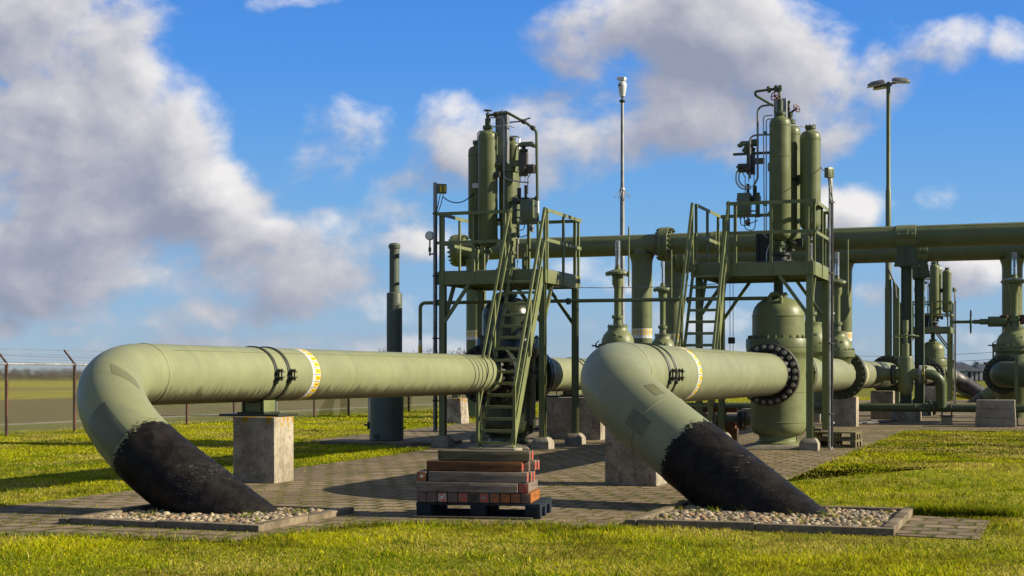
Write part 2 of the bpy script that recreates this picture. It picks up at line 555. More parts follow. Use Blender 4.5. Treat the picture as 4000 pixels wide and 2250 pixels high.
def coating_mat(edge=None):
    """wrapped bitumen coating: spiral wrap seams, wrinkles, pale scuffs"""
    m, t, b = mat('black_bitumen_wrap')
    co = t.objco()
    n = t.noise(co, 7.0, 6, 0.65, 0.6)
    wr = t.noise(t.mapping(co, (5, 5, 9)), 1.8, 4, 0.55, 1.4)
    fine = t.noise(co, 70, 3, 0.6)
    c = t.mix(t.smooth(n, 0.35, 0.7), (0.007, 0.0065, 0.006), (0.026, 0.022, 0.018))
    sc = t.noise(t.mapping(co, (9, 9, 80)), 1.8, 5, 0.7, 1.2)
    patch = t.smooth(t.noise(t.mapping(co, loc=(2, 5, 1)), 2.4, 2, 0.5), 0.56, 0.66)
    k = t.math('MULTIPLY', t.smooth(sc, 0.63, 0.68), patch)
    c = t.mix(k, c, (0.62, 0.62, 0.58))
    t.put(b.inputs['Base Color'], c)
    t.put(b.inputs['Roughness'], t.math('MULTIPLY_ADD', n, 0.22, 0.42))
    b.inputs['Specular IOR Level'].default_value = 0.12
    hgt = t.math('ADD', t.math('MULTIPLY', wr, 1.0), t.math('MULTIPLY', fine, 0.08))
    t.put(b.inputs['Normal'], t.bump(hgt, 0.42, 0.012))
    if edge:                               # brushed, flaky upper edge across the sloping leg
        e0, n0 = edge
        al = t.vmath('DOT_PRODUCT', t.vmath('SUBTRACT', co, tuple(e0)), tuple(n0))
        e1 = t.noise(t.mapping(co, (3, 3, 3)), 1.4, 3, 0.5)
        e2 = t.noise(t.mapping(co, (16, 16, 26), loc=(2, 6, 1)), 1.5, 4, 0.66, 0.7)
        v = t.math('ADD', al, t.math('ADD', t.math('MULTIPLY', t.math('SUBTRACT', e1, 0.5), 0.16), t.math('MULTIPLY', t.math('SUBTRACT', e2, 0.5), 0.42)))
        t.put(b.inputs['Alpha'], t.math('GREATER_THAN', v, 0.0))
    return m
COAT = coating_mat()
def coat_grey():
    return simple('weathered_grey_wrap', (0.085, 0.075, 0.075), 0.5, 0, 0.3, 5, 0.3)
COATG = coat_grey()

def concrete(name, col, dark, pit=0.5, lichen=0.0, seed=0.0):
    m, t, b = mat(name)
    co = t.mapping(t.objco(), loc=(seed, seed * 1.7, seed * 0.6))
    n1 = t.noise(co, 2.2, 6, 0.6)
    n2 = t.noise(co, 16.0, 6, 0.7)
    n3 = t.noise(co, 70.0, 3, 0.6)
    run = t.noise(t.mapping(co, (9, 9, 0.9)), 1.8, 4, 0.6)
    c = t.mix(t.smooth(t.math('MULTIPLY_ADD', n1, 0.6, t.math('MULTIPLY', n2, 0.4)), 0.36, 0.64), dark, col)
    c = t.mix(t.math('MULTIPLY', t.smooth(run, 0.52, 0.72), 0.55), c, dark)
    n4 = t.noise(t.mapping(co, (1, 1, .7), loc=(6, 2, 5)), 11.0, 8, 0.80)
    c = t.mix(t.math('MULTIPLY', t.smooth(n4, 0.50, 0.66), min(1.0, pit * 0.85)), c, (0.085, 0.070, 0.048))
    c = t.mix(t.math('MULTIPLY', t.smooth(n2, 0.58, 0.66), pit), c, (0.050, 0.042, 0.030))
    if lichen:
        lz = t.sep(t.objco())[2]
        l = t.noise(t.mapping(co, loc=(3, 1, 8)), 7.0, 5, 0.65)
        up = t.smooth(lz, lichen - 0.22, lichen)
        c = t.mix(t.smooth(t.math('MULTIPLY_ADD', up, 0.16, l), 0.66, 0.72), c, (0.42, 0.235, 0.02))
    t.put(b.inputs['Base Color'], c)
    b.inputs['Roughness'].default_value = 0.9
    b.inputs['Specular IOR Level'].default_value = 0.2
    t.put(b.inputs['Normal'], t.bump(t.math('ADD', n2, t.math('MULTIPLY', n3, 0.5)), 0.5, 0.012))
    return m
CONC = concrete('weathered_concrete', (0.54, 0.48, 0.36), (0.22, 0.18, 0.125), 0.55, 0.83, 1.3)
CONC2 = concrete('pitted_concrete', (0.54, 0.48, 0.37), (0.24, 0.20, 0.14), 0.8, 0, 4.1)
CONC3 = concrete('smooth_concrete', (0.46, 0.42, 0.33), (0.27, 0.235, 0.17), 0.25, 0, 7.7)
CONCW = concrete('whitewashed_concrete', (0.62, 0.57, 0.47), (0.17, 0.115, 0.075), 0.7, 0.70, 2.9)
KERB = concrete('kerb_concrete', (0.33, 0.265, 0.175), (0.135, 0.108, 0.068), 0.45, 0, 5.5)

def wood(name, col, dark, along='x', rough=0.8):
    m, t, b = mat(name)
    co = t.objco()
    sc = (1.5, 22, 22) if along == 'x' else (22, 1.5, 22)
    g = t.noise(t.mapping(co, sc), 1.6, 6, 0.65, 0.5)
    n = t.noise(co, 3.5, 4, 0.6)
    c = t.mix(t.smooth(g, 0.36, 0.66), dark, col)
    c = t.mix(t.math('MULTIPLY', t.smooth(n, 0.52, 0.70), 0.55), c, dark)
    t.put(b.inputs['Base Color'], c)
    b.inputs['Roughness'].default_value = rough
    b.inputs['Specular IOR Level'].default_value = 0.25
    t.put(b.inputs['Normal'], t.bump(g, 0.35, 0.006))
    return m
WGREY = wood('weathered_grey_timber', (0.32, 0.265, 0.21), (0.15, 0.118, 0.092))
WGREYY = wood('weathered_grey_timber_deep', (0.27, 0.205, 0.165), (0.125, 0.095, 0.075), 'y')
WMOSS = wood('mossy_grey_timber', (0.20, 0.165, 0.10), (0.085, 0.078, 0.042))
WBROWN = wood('brown_hardwood', (0.215, 0.095, 0.036), (0.085, 0.040, 0.020))
WBROWNY = wood('brown_hardwood_deep', (0.44, 0.155, 0.028), (0.20, 0.070, 0.018), 'y')
WPALLET = wood('greenish_pallet_wood', (0.30, 0.26, 0.13), (0.14, 0.115, 0.055), 'x')
WBLUE = wood('blue_painted_pallet_wood', (0.010, 0.036, 0.066), (0.020, 0.020, 0.017), 'x')
def endpaint(name, col, wear):
    m, t, b = mat(name)
    co = t.objco()
    n = t.noise(t.mapping(co, (1, 1, 1)), 26, 5, 0.7, 1.5)
    t.put(b.inputs['Base Color'], t.mix(t.smooth(n, 0.40, 0.60), wear, col))
    b.inputs['Roughness'].default_value = 0.7
    t.put(b.inputs['Normal'], t.bump(n, 0.3, 0.005))
    return m
ENDRED = endpaint('worn_red_end_paint', (0.72, 0.035, 0.022), (0.30, 0.13, 0.085))
ENDORG = endpaint('orange_end_paint', (0.50, 0.135, 0.018), (0.24, 0.09, 0.035))
ENDGREY = endpaint('bare_end_grain', (0.20, 0.135, 0.105), (0.13, 0.075, 0.055))
ENDDARK = endpaint('dark_end_grain', (0.055, 0.035, 0.022), (0.030, 0.022, 0.016))
ENDSPOT = endpaint('red_white_end_paint', (0.70, 0.030, 0.025), (0.62, 0.52, 0.38))

def paving_mat():
    m, t, b = mat('concrete_paving_tiles')
    co = t.objco()
    wob = t.noise(co, 1.3, 3, 0.5)
    c2 = t.vmath('ADD', co, t.combine(t.math('MULTIPLY', wob, 0.09), t.math('MULTIPLY', t.noise(t.mapping(co, loc=(5, 3, 0)), 1.3, 3), 0.09), 0.0))
    br = t.node('ShaderNodeTexBrick')
    br.offset = 0.5
    br.inputs['Scale'].default_value = 1.0
    br.inputs['Mortar Size'].default_value = 0.020
    br.inputs['Mortar Smooth'].default_value = 0.35
    br.inputs['Bias'].default_value = -0.1
    br.inputs['Brick Width'].default_value = 0.30
    br.inputs['Row Height'].default_value = 0.30
    br.inputs['Color1'].default_value = (0.0, 0.0, 0.0, 1)
    br.inputs['Color2'].default_value = (1, 1, 1, 1)
    br.inputs['Mortar'].default_value = (0.5, 0.5, 0.5, 1)
    t.put(br.inputs['Vector'], c2)
    per = t.sep(br.outputs['Color'])[0]
    wide = t.node('ShaderNodeTexBrick')
    wide.offset = 0.5
    for k_, v_ in (('Scale', 1.0), ('Mortar Size', 0.052), ('Mortar Smooth', 0.5), ('Brick Width', 0.30), ('Row Height', 0.30)):
        wide.inputs[k_].default_value = v_
    t.put(wide.inputs['Vector'], c2)
    dash = t.noise(t.mapping(co, (0.9, 3.2, 1), loc=(3, 9, 0)), 2.2, 5, 0.68)
    area = t.noise(t.mapping(co, loc=(8, 4, 0)), 0.45, 3, 0.5)
    over = t.math('MULTIPLY', wide.outputs['Fac'], t.smooth(t.math('MULTIPLY_ADD', area, 0.5, dash), 0.66, 0.80))
    n = t.noise(co, 5.0, 6, 0.65)
    nf = t.noise(co, 45.0, 4, 0.65)
    big = t.noise(co, 0.55, 3, 0.5)
    tile = t.mix(per, (0.160, 0.114, 0.072), (0.400, 0.300, 0.195))
    tile = t.mix(t.smooth(n, 0.35, 0.72), tile, (0.320, 0.235, 0.148))
    tile = t.mix(t.math('MULTIPLY', t.smooth(nf, 0.5, 0.75), 0.5), tile, (0.120, 0.092, 0.060))
    tile = t.mix(t.math('MULTIPLY', t.smooth(big, 0.42, 0.62), 0.6), tile, (0.170, 0.126, 0.078))
    mo = br.outputs['Fac']
    mossn = t.noise(t.mapping(co, loc=(1, 8, 2)), 2.6, 5, 0.65)
    joint = t.mix(t.smooth(mossn, 0.42, 0.56), (0.026, 0.020, 0.012), (0.150, 0.150, 0.010))
    c = t.mix(mo, tile, joint)
    mp = t.smooth(t.math('ADD', t.noise(t.mapping(co, loc=(7, 2, 4)), 3.2, 7, 0.72), t.math('MULTIPLY', mo, 0.26)), 0.60, 0.67)
    c = t.mix(t.math('MULTIPLY', mp, 0.85), c, t.mix(t.smooth(nf, .4, .6), (0.10, 0.085, 0.03), (0.20, 0.185, 0.012)))
    c = t.mix(over, c, t.mix(t.smooth(nf, .42, .60), (0.034, 0.028, 0.012), (0.150, 0.145, 0.010)))
    t.put(b.inputs['Base Color'], c)
    b.inputs['Roughness'].default_value = 0.88
    b.inputs['Specular IOR Level'].default_value = 0.25
    hgt = t.math('SUBTRACT', t.math('MULTIPLY_ADD', per, 0.5, t.math('MULTIPLY', nf, 0.35)), t.math('MULTIPLY', mo, 1.4))
    t.put(b.inputs['Normal'], t.bump(hgt, 0.8, 0.010))
    return m
PAVE = paving_mat()

def lawn_mat():
    m, t, b = mat('lawn_turf')
    co = t.objco()
    n = t.noise(co, 2.4, 6, 0.65)
    f = t.noise(co, 40, 4, 0.7)
    c = t.mix(t.smooth(n, 0.35, 0.68), (0.22, 0.25, 0.010), (0.46, 0.44, 0.016))
    c = t.mix(t.smooth(f, 0.52, 0.72), c, (0.260, 0.215, 0.040))
    t.put(b.inputs['Base Color'], c)
    b.inputs['Roughness'].default_value = 0.95
    b.inputs['Specular IOR Level'].default_value = 0.1
    t.put(b.inputs['Normal'], t.bump(t.math('ADD', n, f), 0.9, 0.05))
    return m
LAWN = lawn_mat()
def field_mat():
    """farmland: grass verge, ploughed soil, strips of winter crop running parallel to the fence"""
    m, t, b = mat('farmland')
    co = t.objco()
    x, y, z = t.sep(co)
    n = t.noise(co, 0.35, 6, 0.7)
    f = t.noise(t.mapping(co, (1.0, 0.15, 1)), 1.6, 5, 0.7)
    ff = t.noise(co, 9.0, 5, 0.75)
    rowsn = t.noise(t.mapping(co, (1.0, 0.03, 1)), 3.2, 4, 0.7)
    patchy = t.noise(co, 0.09, 5, 0.65)
    xs = t.math('ADD', x, t.math('MULTIPLY', t.math('SUBTRACT', n, 0.5), 7.0))
    def band(lo, hi):
        return t.math('MULTIPLY', t.math('GREATER_THAN', xs, lo), t.math('LESS_THAN', xs, hi))
    grass = t.mix(t.smooth(ff, 0.35, 0.7), (0.15, 0.185, 0.012), (0.30, 0.29, 0.030))
    soil = t.mix(t.smooth(ff, 0.3, 0.7), (0.130, 0.108, 0.042), (0.225, 0.185, 0.070))
    crop = t.mix(t.smooth(f, 0.35, 0.65), (0.32, 0.32, 0.012), (0.50, 0.43, 0.018))
    stub = t.mix(t.smooth(f, 0.35, 0.65), (0.25, 0.20, 0.060), (0.36, 0.30, 0.070))
    c = grass
    c = t.mix(band(-54, -27.6), c, soil)
    c = t.mix(band(-80, -54), c, crop)
    c = t.mix(band(-103, -80), c, stub)
    c = t.mix(band(-190, -103), c, crop)
    c = t.mix(band(-1500, -190), c, t.mix(ff, (0.28, 0.28, 0.03), (0.20, 0.20, 0.03)))
    c = t.mix(t.math('MULTIPLY', t.smooth(rowsn, 0.42, 0.62), 0.38), c, (0.17, 0.155, 0.045))
    c = t.mix(t.math('MULTIPLY', t.smooth(patchy, 0.45, 0.62), 0.40), c, (0.20, 0.205, 0.030))
    t.put(b.inputs['Base Color'], c)
    b.inputs['Roughness'].default_value = 0.95
    b.inputs['Specular IOR Level'].default_value = 0.1
    t.put(b.inputs['Normal'], t.bump(ff, 0.8, 0.15))
    return m
FIELD = field_mat()
GRAVELP = simple('pale_gravel_path', (0.36, 0.31, 0.22), 0.95, 0, 0.2, 12, 0.4)
def blade_mat():
    m, t, b = mat('grass_blades')
    at = t.node('ShaderNodeAttribute')
    at.attribute_name = 'Col'
    t.put(b.inputs['Base Color'], at.outputs['Color'])
    b.inputs['Roughness'].default_value = 0.6
    b.inputs['Specular IOR Level'].default_value = 0.10
    tr = t.node('ShaderNodeBsdfTranslucent')
    t.put(tr.inputs[0], at.outputs['Color'])
    mx = t.node('ShaderNodeMixShader')
    mx.inputs[0].default_value = 0.45
    t.l.new(b.outputs[0], mx.inputs[1])
    t.l.new(tr.outputs[0], mx.inputs[2])
    out = [x for x in t.n if x.type == 'OUTPUT_MATERIAL'][0]
    t.l.new(mx.outputs[0], out.inputs[0])
    return m
BLADE = blade_mat()
def pebble_mat():
    m, t, b = mat('river_pebbles')
    at = t.node('ShaderNodeAttribute')
    at.attribute_name = 'Col'
    n = t.noise(t.objco(), 30, 4, 0.6)
    t.put(b.inputs['Base Color'], t.mix(t.math('MULTIPLY', n, 0.5), at.outputs['Color'], (0.20, 0.16, 0.11)))
    b.inputs['Roughness'].default_value = 0.7
    return m
PEB = pebble_mat()
BARNW = simple('dark_barn_boards', (0.030, 0.034, 0.038), 0.7, 0, 0.15, 0.8)
BARNR = simple('slate_blue_roof_sheets', (0.070, 0.085, 0.105), 0.6, 0, 0.15, 0.6)
BARNL = simple('pale_door_panels', (0.45, 0.47, 0.48), 0.6, 0, 0.1, 1)
TWIG = simple('bare_winter_twigs', (0.120, 0.078, 0.072), 0.9, 0, 0.3, 0.6, 0)
RUST = simple('rusty_fence_steel', (0.16, 0.062, 0.036), 0.75, 0, 0.35, 9, 0.2)
WIRE = simple('green_grey_fence_wire', (0.145, 0.140, 0.075), 0.55, 0, 0.1, 3, 0)
CABLE = simple('overhead_cable_aluminium', (0.13, 0.14, 0.16), 0.6, 0.2, 0.05, 1, 0)

# ---------------------------------------------------------------- ground, lawn, paving
def poly_sheet(name, pts, z, m, grid=None):
    bm = bmesh.new()
    vs = [bm.verts.new((s, t, z)) for s, t in pts]
    f = bm.faces.new(vs)
    if f.normal.z < 0:
        f.normal_flip()
    bmesh.ops.triangulate(bm, faces=bm.faces)
    me = bpy.data.meshes.new(name)
    bm.to_mesh(me)
    bm.free()
    me.materials.append(m)
    o = bpy.data.objects.new(name, me)
    C.objects.link(o)
    put(o, 0, 0)
    return o
tag(poly_sheet('ground', [(-3000, -1500), (3000, -1500), (3000, 3500), (-3000, 3500)], 0.0, FIELD), kind='structure')
PAVE_POLY = [(-10.2, 8.5), (-8.9, 8.9), (-8.6, 10.15), (-7.6, 10.55), (-6.2, 10.65), (-5.9, 12.0), (-5.4, 12.45), (-4.4, 12.7), (-3.85, 12.5),
             (-3.62, 12.6), (-3.6, 15.3), (-3.25, 15.5), (-3.2, 19.0), (-3.3, 36.3), (-2.6, 37.4), (6.5, 40.6), (8, 60), (8, 84), (-8, 84), (-16, 62), (-15.4, 37.6),
             (-14.5, 27.2), (-12.4, 25.7), (-10.75, 25.2), (-10.55, 23), (-10.35, 17.7), (-10.2, 14.5)]
PATH_POLY = [(-1.27, 13.0), (-0.55, 12.9), (-0.50, 14.65), (-1.27, 14.9)]
tag(poly_sheet('lawn', [(-23.8, 2), (14, 2), (14, 93), (-23.8, 93)], 0.004, LAWN), kind='structure')
tag(poly_sheet('paving', PAVE_POLY, 0.010, PAVE), kind='structure')
tag(poly_sheet('path', PATH_POLY, 0.012, PAVE), kind='structure')
tag(poly_sheet('gravel_road', [(-27.3, -40), (-26.5, -40), (-26.5, 300), (-27.3, 300)], 0.006, GRAVELP), kind='structure')

# ---------------------------------------------------------------- gravel beds
T1 = (-8.50, -6.53, 11.45, 13.25)
T2 = (-3.55, -1.30, 13.0, 15.05)
def kerb_bed(T, where, ncol):
    s0, s1, t0, t1 = T
    for side, (a, b_) in {'front': ((s0, t0), (s1, t0)), 'right': ((s1, t0), (s1, t1)), 'back': ((s1, t1), (s0, t1)), 'left': ((s0, t1), (s0, t0))}.items():
        a, b_ = Vector((*a, 0)), Vector((*b_, 0))
        d = (b_ - a).normalized()
        L = (b_ - a).length
        n = 2
        for k in range(n):
            p = a + d * (L * k / n + (0.06 if k == 0 else 0.004))
            q = a + d * (L * (k + 1) / n + (0.06 if k == n - 1 else -0.004))
            mb = MB()
            zj = random.uniform(-0.008, 0.008)
            mb.beam(p + Vector((0, 0, 0.008 + zj)), q + Vector((0, 0, 0.008 + zj + random.uniform(-0.01, 0.01))), 0.10, 0.13)
            o = mb.build('kerb_stone', KERB, None, (p.x, p.y, 0), bevel=0.012)
            put(o, p.x, p.y)
            tag(o, 'concrete kerb stone on the %s edge of the gravel bed under the %s sloping pipe' % (side, where), 'kerb', 'kerb stones on the %s of the %s gravel bed' % (side, where))
    # pebbles
    rng = np.random.RandomState(3 if where == 'left' else 5)
    bm = bmesh.new()
    bmesh.ops.create_icosphere(bm, subdivisions=2, radius=1)
    base = np.array([v.co[:] for v in bm.verts])
    fc = np.array([[v.index for v in f.verts] for f in bm.faces])
    bm.free()
    V_, F_, C_ = [], [], []
    pal = np.array([(0.50, 0.42, 0.28), (0.42, 0.31, 0.17), (0.62, 0.55, 0.42), (0.28, 0.22, 0.15), (0.40, 0.23, 0.10), (0.13, 0.11, 0.09), (0.52, 0.45, 0.33), (0.20, 0.175, 0.15)])
    nb = 0
    for i in range(4800):
        s = rng.uniform(s0 + .08, s1 - .08)
        t = rng.uniform(t0 + .08, t1 - .08)
        r = 0.011 + 0.023 * rng.rand() ** 2.4
        sc = np.array([r * rng.uniform(.9, 1.5), r * rng.uniform(.8, 1.2), r * rng.uniform(.5, .85)])
        a = rng.uniform(0, 6.28)
        dv = base * (1 + 0.13 * np.sin(base @ rng.uniform(-3, 3, (3, 3))))
        p = dv * sc
        ca, sa = math.cos(a), math.sin(a)
        p = np.stack([p[:, 0] * ca - p[:, 1] * sa, p[:, 0] * sa + p[:, 1] * ca, p[:, 2]], 1)
        p += np.array([s - s0, t - t0, 0.010 + rng.uniform(0, 0.024) + sc[2] * .4])
        V_.append(p)
        F_.append(fc + nb)
        nb += len(base)
        C_.append(np.repeat((pal[rng.randint(len(pal))] * np.array([1.0, .94, .80]) * rng.uniform(.75, 1.15))[None], len(base), 0))
    V_ = np.concatenate(V_); F_ = np.concatenate(F_); C_ = np.concatenate(C_)
    me = fast_mesh('gravel_bed', V_, F_, C_, PEB)
    o = bpy.data.objects.new('gravel_bed', me)
    C.objects.link(o)
    put(o, s0, t0)
    tag(o, 'bed of pale rounded pebbles round the foot of the %s sloping pipe' % where, 'gravel', None, 'stuff')
def fast_mesh(name, V_, F_, Cc, m, smooth=True):
    me = bpy.data.meshes.new(name)
    nV, nF, k = len(V_), len(F_), F_.shape[1]
    me.vertices.add(nV)
    me.vertices.foreach_set('co', V_.astype(np.float32).ravel())
    me.loops.add(nF * k)
    me.loops.foreach_set('vertex_index', F_.astype(np.int32).ravel())
    me.polygons.add(nF)
    me.polygons.foreach_set('loop_start', np.arange(0, nF * k, k, dtype=np.int32))
    me.polygons.foreach_set('loop_total', np.full(nF, k, dtype=np.int32))
    me.polygons.foreach_set('use_smooth', np.full(nF, smooth, dtype=bool))
    if Cc is not None:
        ca = me.attributes.new('Col', 'FLOAT_COLOR', 'POINT')
        ca.data.foreach_set('color', np.concatenate([Cc * ALB, np.ones((nV, 1))], 1).astype(np.float32).ravel())
    me.materials.append(m)
    me.update(calc_edges=True)
    return me
kerb_bed(T1, 'left', 0)
kerb_bed(T2, 'right', 0)
# ---------------------------------------------------------------- pipelines
def tapeband(mb, fr, i0, i1, r, n, a_from=0.0, frac=(0.30, 0.96), pitch_fill=0.62):
    """white marking tape with yellow tags and black rules round a pipe (materials 0 white, 1 yellow, 2 ink)"""
    mb.k = 0
    mb.shell(fr, 0, len(fr) - 1, 0, 2 * PI, r + 0.0015, 72)
    p0, T, nn, bb = fr[0]
    L = (fr[-1][0] - p0).length
    for k in range(n):
        a = a_from + 2 * PI * k / n
        da = 2 * PI / n
        def patch(u0, u1, b0, b1, rr, seg=3):
            f2 = [(p0 + T * (L * u0), T, nn, bb), (p0 + T * (L * u1), T, nn, bb)]
            mb.shell(f2, 0, 1, b0, b1, rr, seg)
        mb.k = 1
        patch(frac[0], frac[1], a + da * (0.5 - pitch_fill / 2), a + da * (0.5 + pitch_fill / 2), r + 0.003)
        mb.k = 2
        patch(0.08, 0.92, a - da * 0.035, a + da * 0.035, r + 0.003, 1)
        patch(frac[0] + 0.2, frac[0] + 0.46, a + da * 0.44, a + da * 0.56, r + 0.0042, 1)
    mb.k = 0

def flange(parent, c, axis, r, th, rb, nb, nut, fm, name='flange', br=0.036, bh=0.05, both=True, rim=None):
    """a disc with a raised neck and a ring of nuts on its outer face(s)"""
    c = Vector(c)
    ax = Vector(axis).normalized()
    mb = MB()
    mb.lathe([(r * 0.62, -th / 2), (r - 0.008, -th / 2), (r, -th / 2 + 0.008), (r, th / 2 - 0.008), (r - 0.008, th / 2), (r * 0.62, th / 2)], c, ax, 56)
    if rim:
        mb.k = 1
        mb.lathe([(r + 0.001, -th * 0.40), (r + 0.003, -th * 0.3), (r + 0.003, th * 0.3), (r + 0.001, th * 0.40)], c, ax, 56, caps=False)
    o = mb.build(name, [fm, rim] if rim else fm, parent)
    bolts(o, c + ax * (th / 2), ax, rb, nb, br, bh, nut, 0.13)
    if both:
        bolts(o, c - ax * (th / 2), -ax, rb, nb, br, bh, nut, 0.13)
    return o

def pipeline(where, label, s, t_fl, t0, D, alpha, beta, rf, coat_q, pm, sgn=-1, group='pipelines'):
    """the pipe leaves the valve flange, sweeps round a long bend and dives into the ground; sgn +1 mirrors it"""
    r = D / 2
    th = thing('gas_pipe', label, 'pipeline', s, t0, 0.0, group)
    off = (s, t0, 0)
    a, b = R(alpha), R(beta)
    leg = Vector((math.cos(a) * math.cos(b), sgn * math.cos(a) * math.sin(b), -math.sin(a)))
    PIp = Vector((s, t0, EYE))
    SEG = 40
    path = fillet([(s, t_fl, EYE), PIp, PIp + leg * 4.2], rf * D, SEG)
    mb = MB()
    mb.tube(path, r, 96)
    mb.build('pipe_body', pm, th, off, smooth=60)
    fr = frames(path)
    for p, T, nn, bb in (fr[1], fr[SEG + 1]):          # weld beads where the bend meets the straights
        wb = MB()
        ring = [p + nn * ((r + 0.001) * math.cos(q)) + bb * ((r + 0.001) * math.sin(q)) for q in np.linspace(0, 2 * PI, 73)]
        wb.tube(ring, 0.006, 6)
        wb.build('weld_bead', pm, th, off)
    # bitumen coating: from the place where it was brushed on down to the ground
    if coat_q <= 1:
        k = 1 + coat_q * SEG
        e, n = path[int(k)].lerp(path[int(k) + 1], k - int(k)), fr[int(k)][1]
    else:
        e, n = path[SEG + 1] + leg * (coat_q - 1), leg
    pts = [p for p in path[:-1] if (p - e).dot(n) > -.42 and (p - PIp).length < 3]
    last = path[SEG + 1]
    L = (path[-1] - last).length
    pts += [last + leg * (L * q / 24) for q in range(1, 25) if (last + leg * (L * q / 24) - e).dot(n) > -.42]
    cb = MB()
    cb.tube(pts, [r + 0.008 + 0.0025 * math.sin(7 * q) * math.sin(3.1 * q) for q in range(len(pts))], 96, caps=False)
    for x0 in (.42, .80, 1.33):
        q = last + leg * (x0 + (.05 if where == 'left' else 0))
        if (q - e).dot(n) > .1:
            f0 = fr[SEG + 1]
            cb.tube([q + leg * (.08 * k / 72) + f0[2] * ((r + .009) * math.cos(2 * PI * k / 72)) + f0[3] * ((r + .009) * math.sin(2 * PI * k / 72)) for k in range(73)], .0035, 5)
    cb.build('bitumen_coating', coating_mat((e - Vector(off), n)) if sgn < 0 else COATG, th, off, smooth=50)
    return th, path, off, r

L1S, L2S, D1, D2 = -9.6, -4.8, 0.70, 0.765
V1T, V2T = 26.3, 28.0
HALF = 1.02

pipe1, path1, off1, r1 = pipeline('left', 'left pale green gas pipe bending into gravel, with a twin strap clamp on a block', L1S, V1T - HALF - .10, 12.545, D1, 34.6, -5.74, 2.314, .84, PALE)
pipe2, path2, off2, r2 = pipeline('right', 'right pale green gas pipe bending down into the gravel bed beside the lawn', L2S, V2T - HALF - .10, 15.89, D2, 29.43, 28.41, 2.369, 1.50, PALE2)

for th_, s_, r_, off_, ta_, tb_, an in ((pipe1, L1S, r1, off1, 14.6, V1T - 1.3, -38), (pipe2, L2S, r2, off2, 17.4, V2T - 1.3, -32)):
    mb = MB()                                          # the long seam of the straight pipe
    x_, z_ = s_ - r_ * math.sin(R(an)), EYE + r_ * math.cos(R(an))
    mb.tube([(x_, tb_, z_), (x_, .5 * (ta_ + tb_), z_), (x_, ta_, z_)], .0045, 5)
    mb.build('weld_seam', PATCH, th_, off_)
def ringfr(s, t_a, t_b, sgn=-1):
    return frames([(s, t_a, EYE), (s, t_b, EYE)])
def add_tape(th, s, t, r, off, w=0.215):
    mb = MB()
    tapeband(mb, ringfr(s, t, t + w), 0, 1, r, 24, frac=(.34, .98), pitch_fill=.66)
    mb.build('marking_tape', [WHITE, YELLOW, INK], th, off)
def t_at(px, s):
    a = (px - 2000) / 5800.0
    return -s * (CO + a * SI) / (SI - a * CO)
add_tape(pipe1, L1S, t_at(1132, L1S), r1, off1)
add_tape(pipe2, L2S, t_at(2620, L2S), r2, off2)
# four thin black straps near the first valve
for k in range(4):
    t = t_at(1782 + 15 * k, L1S)
    mb = MB()
    f = ringfr(L1S, t, t + 0.030)
    mb.shell(f, 0, 1, 0, 2 * PI, r1 + 0.003, 64)
    mb.build('strap', RUBBER, pipe1, off1)
# repainted patches that sit on the paint
def patch_on(th, name, m, path, off, r, u0, u1, a0, a1, seed, drift=0.0, jag=0.12):
    """irregular thin patch of newer paint on the swept pipe between path indices (floats) and angles"""
    rng = np.random.RandomState(seed)
    fr = frames(path)
    def at(u, a):
        i = int(min(len(fr) - 2, max(0, math.floor(u))))
        w = u - i
        p = fr[i][0].lerp(fr[i + 1][0], w)
        nn = fr[i][2].lerp(fr[i + 1][2], w).normalized()
        T = fr[i][1].lerp(fr[i + 1][1], w).normalized()
        bb = T.cross(nn).normalized()
        return p + nn * ((r + 0.0025) * math.cos(a)) + bb * ((r + 0.0025) * math.sin(a))
    nu, na = 22, 14
    vs, fs = [], []
    j1, j2 = rng.uniform(-1, 1, na + 1), rng.uniform(-1, 1, na + 1)
    for i in range(nu + 1):
        for j in range(na + 1):
            x = i / nu
            lo = u0 + (u1 - u0) * 0.04 * j1[j] * jag * 8
            hi = u1 + (u1 - u0) * 0.04 * j2[j] * jag * 8
            uu = lo + (hi - lo) * x
            vs.append(at(uu + drift * j / na, a0 + (a1 - a0) * j / na))
    m_ = na + 1
    for i in range(nu):
        for j in range(na):
            fs.append((i * m_ + j, i * m_ + j + 1, (i + 1) * m_ + j + 1, (i + 1) * m_ + j))
    mb = MB()
    mb.add(vs, fs)
    mb.build(name, m, th, off, smooth=60)
patch_on(pipe1, 'paint_patch', PATCH, path1, off1, r1, 18.0, 21.2, R(-6), R(-50), 2, 3.4, .10)
patch_on(pipe1, 'paint_patch', PATCHD, path1, off1, r1, 27.3, 34.0, R(26), R(80), 3, 0, .008)
patch_on(pipe2, 'paint_patch', PATCHD, path2, off2, r2, 38.6, 41.045, R(46), R(75), 4, 0, .004)
patch_on(pipe2, 'paint_patch', PATCH, path2, off2, r2, 35.6, 39.4, R(6), R(-13), 5, 0, .12)
def straight_patch(th, s, t, w, a0, a1, r, off, m=PATCH):
    mb = MB()
    mb.shell(ringfr(s, t, t + w), 0, 1, a0, a1, r + 0.002, 10)
    mb.build('paint_patch', m, th, off)
straight_patch(pipe1, L1S, t_at(1545, L1S), 0.16, R(-98), R(-80), r1, off1)
straight_patch(pipe1, L1S, t_at(1765, L1S), 0.30, R(-52), R(-36), r1, off1)
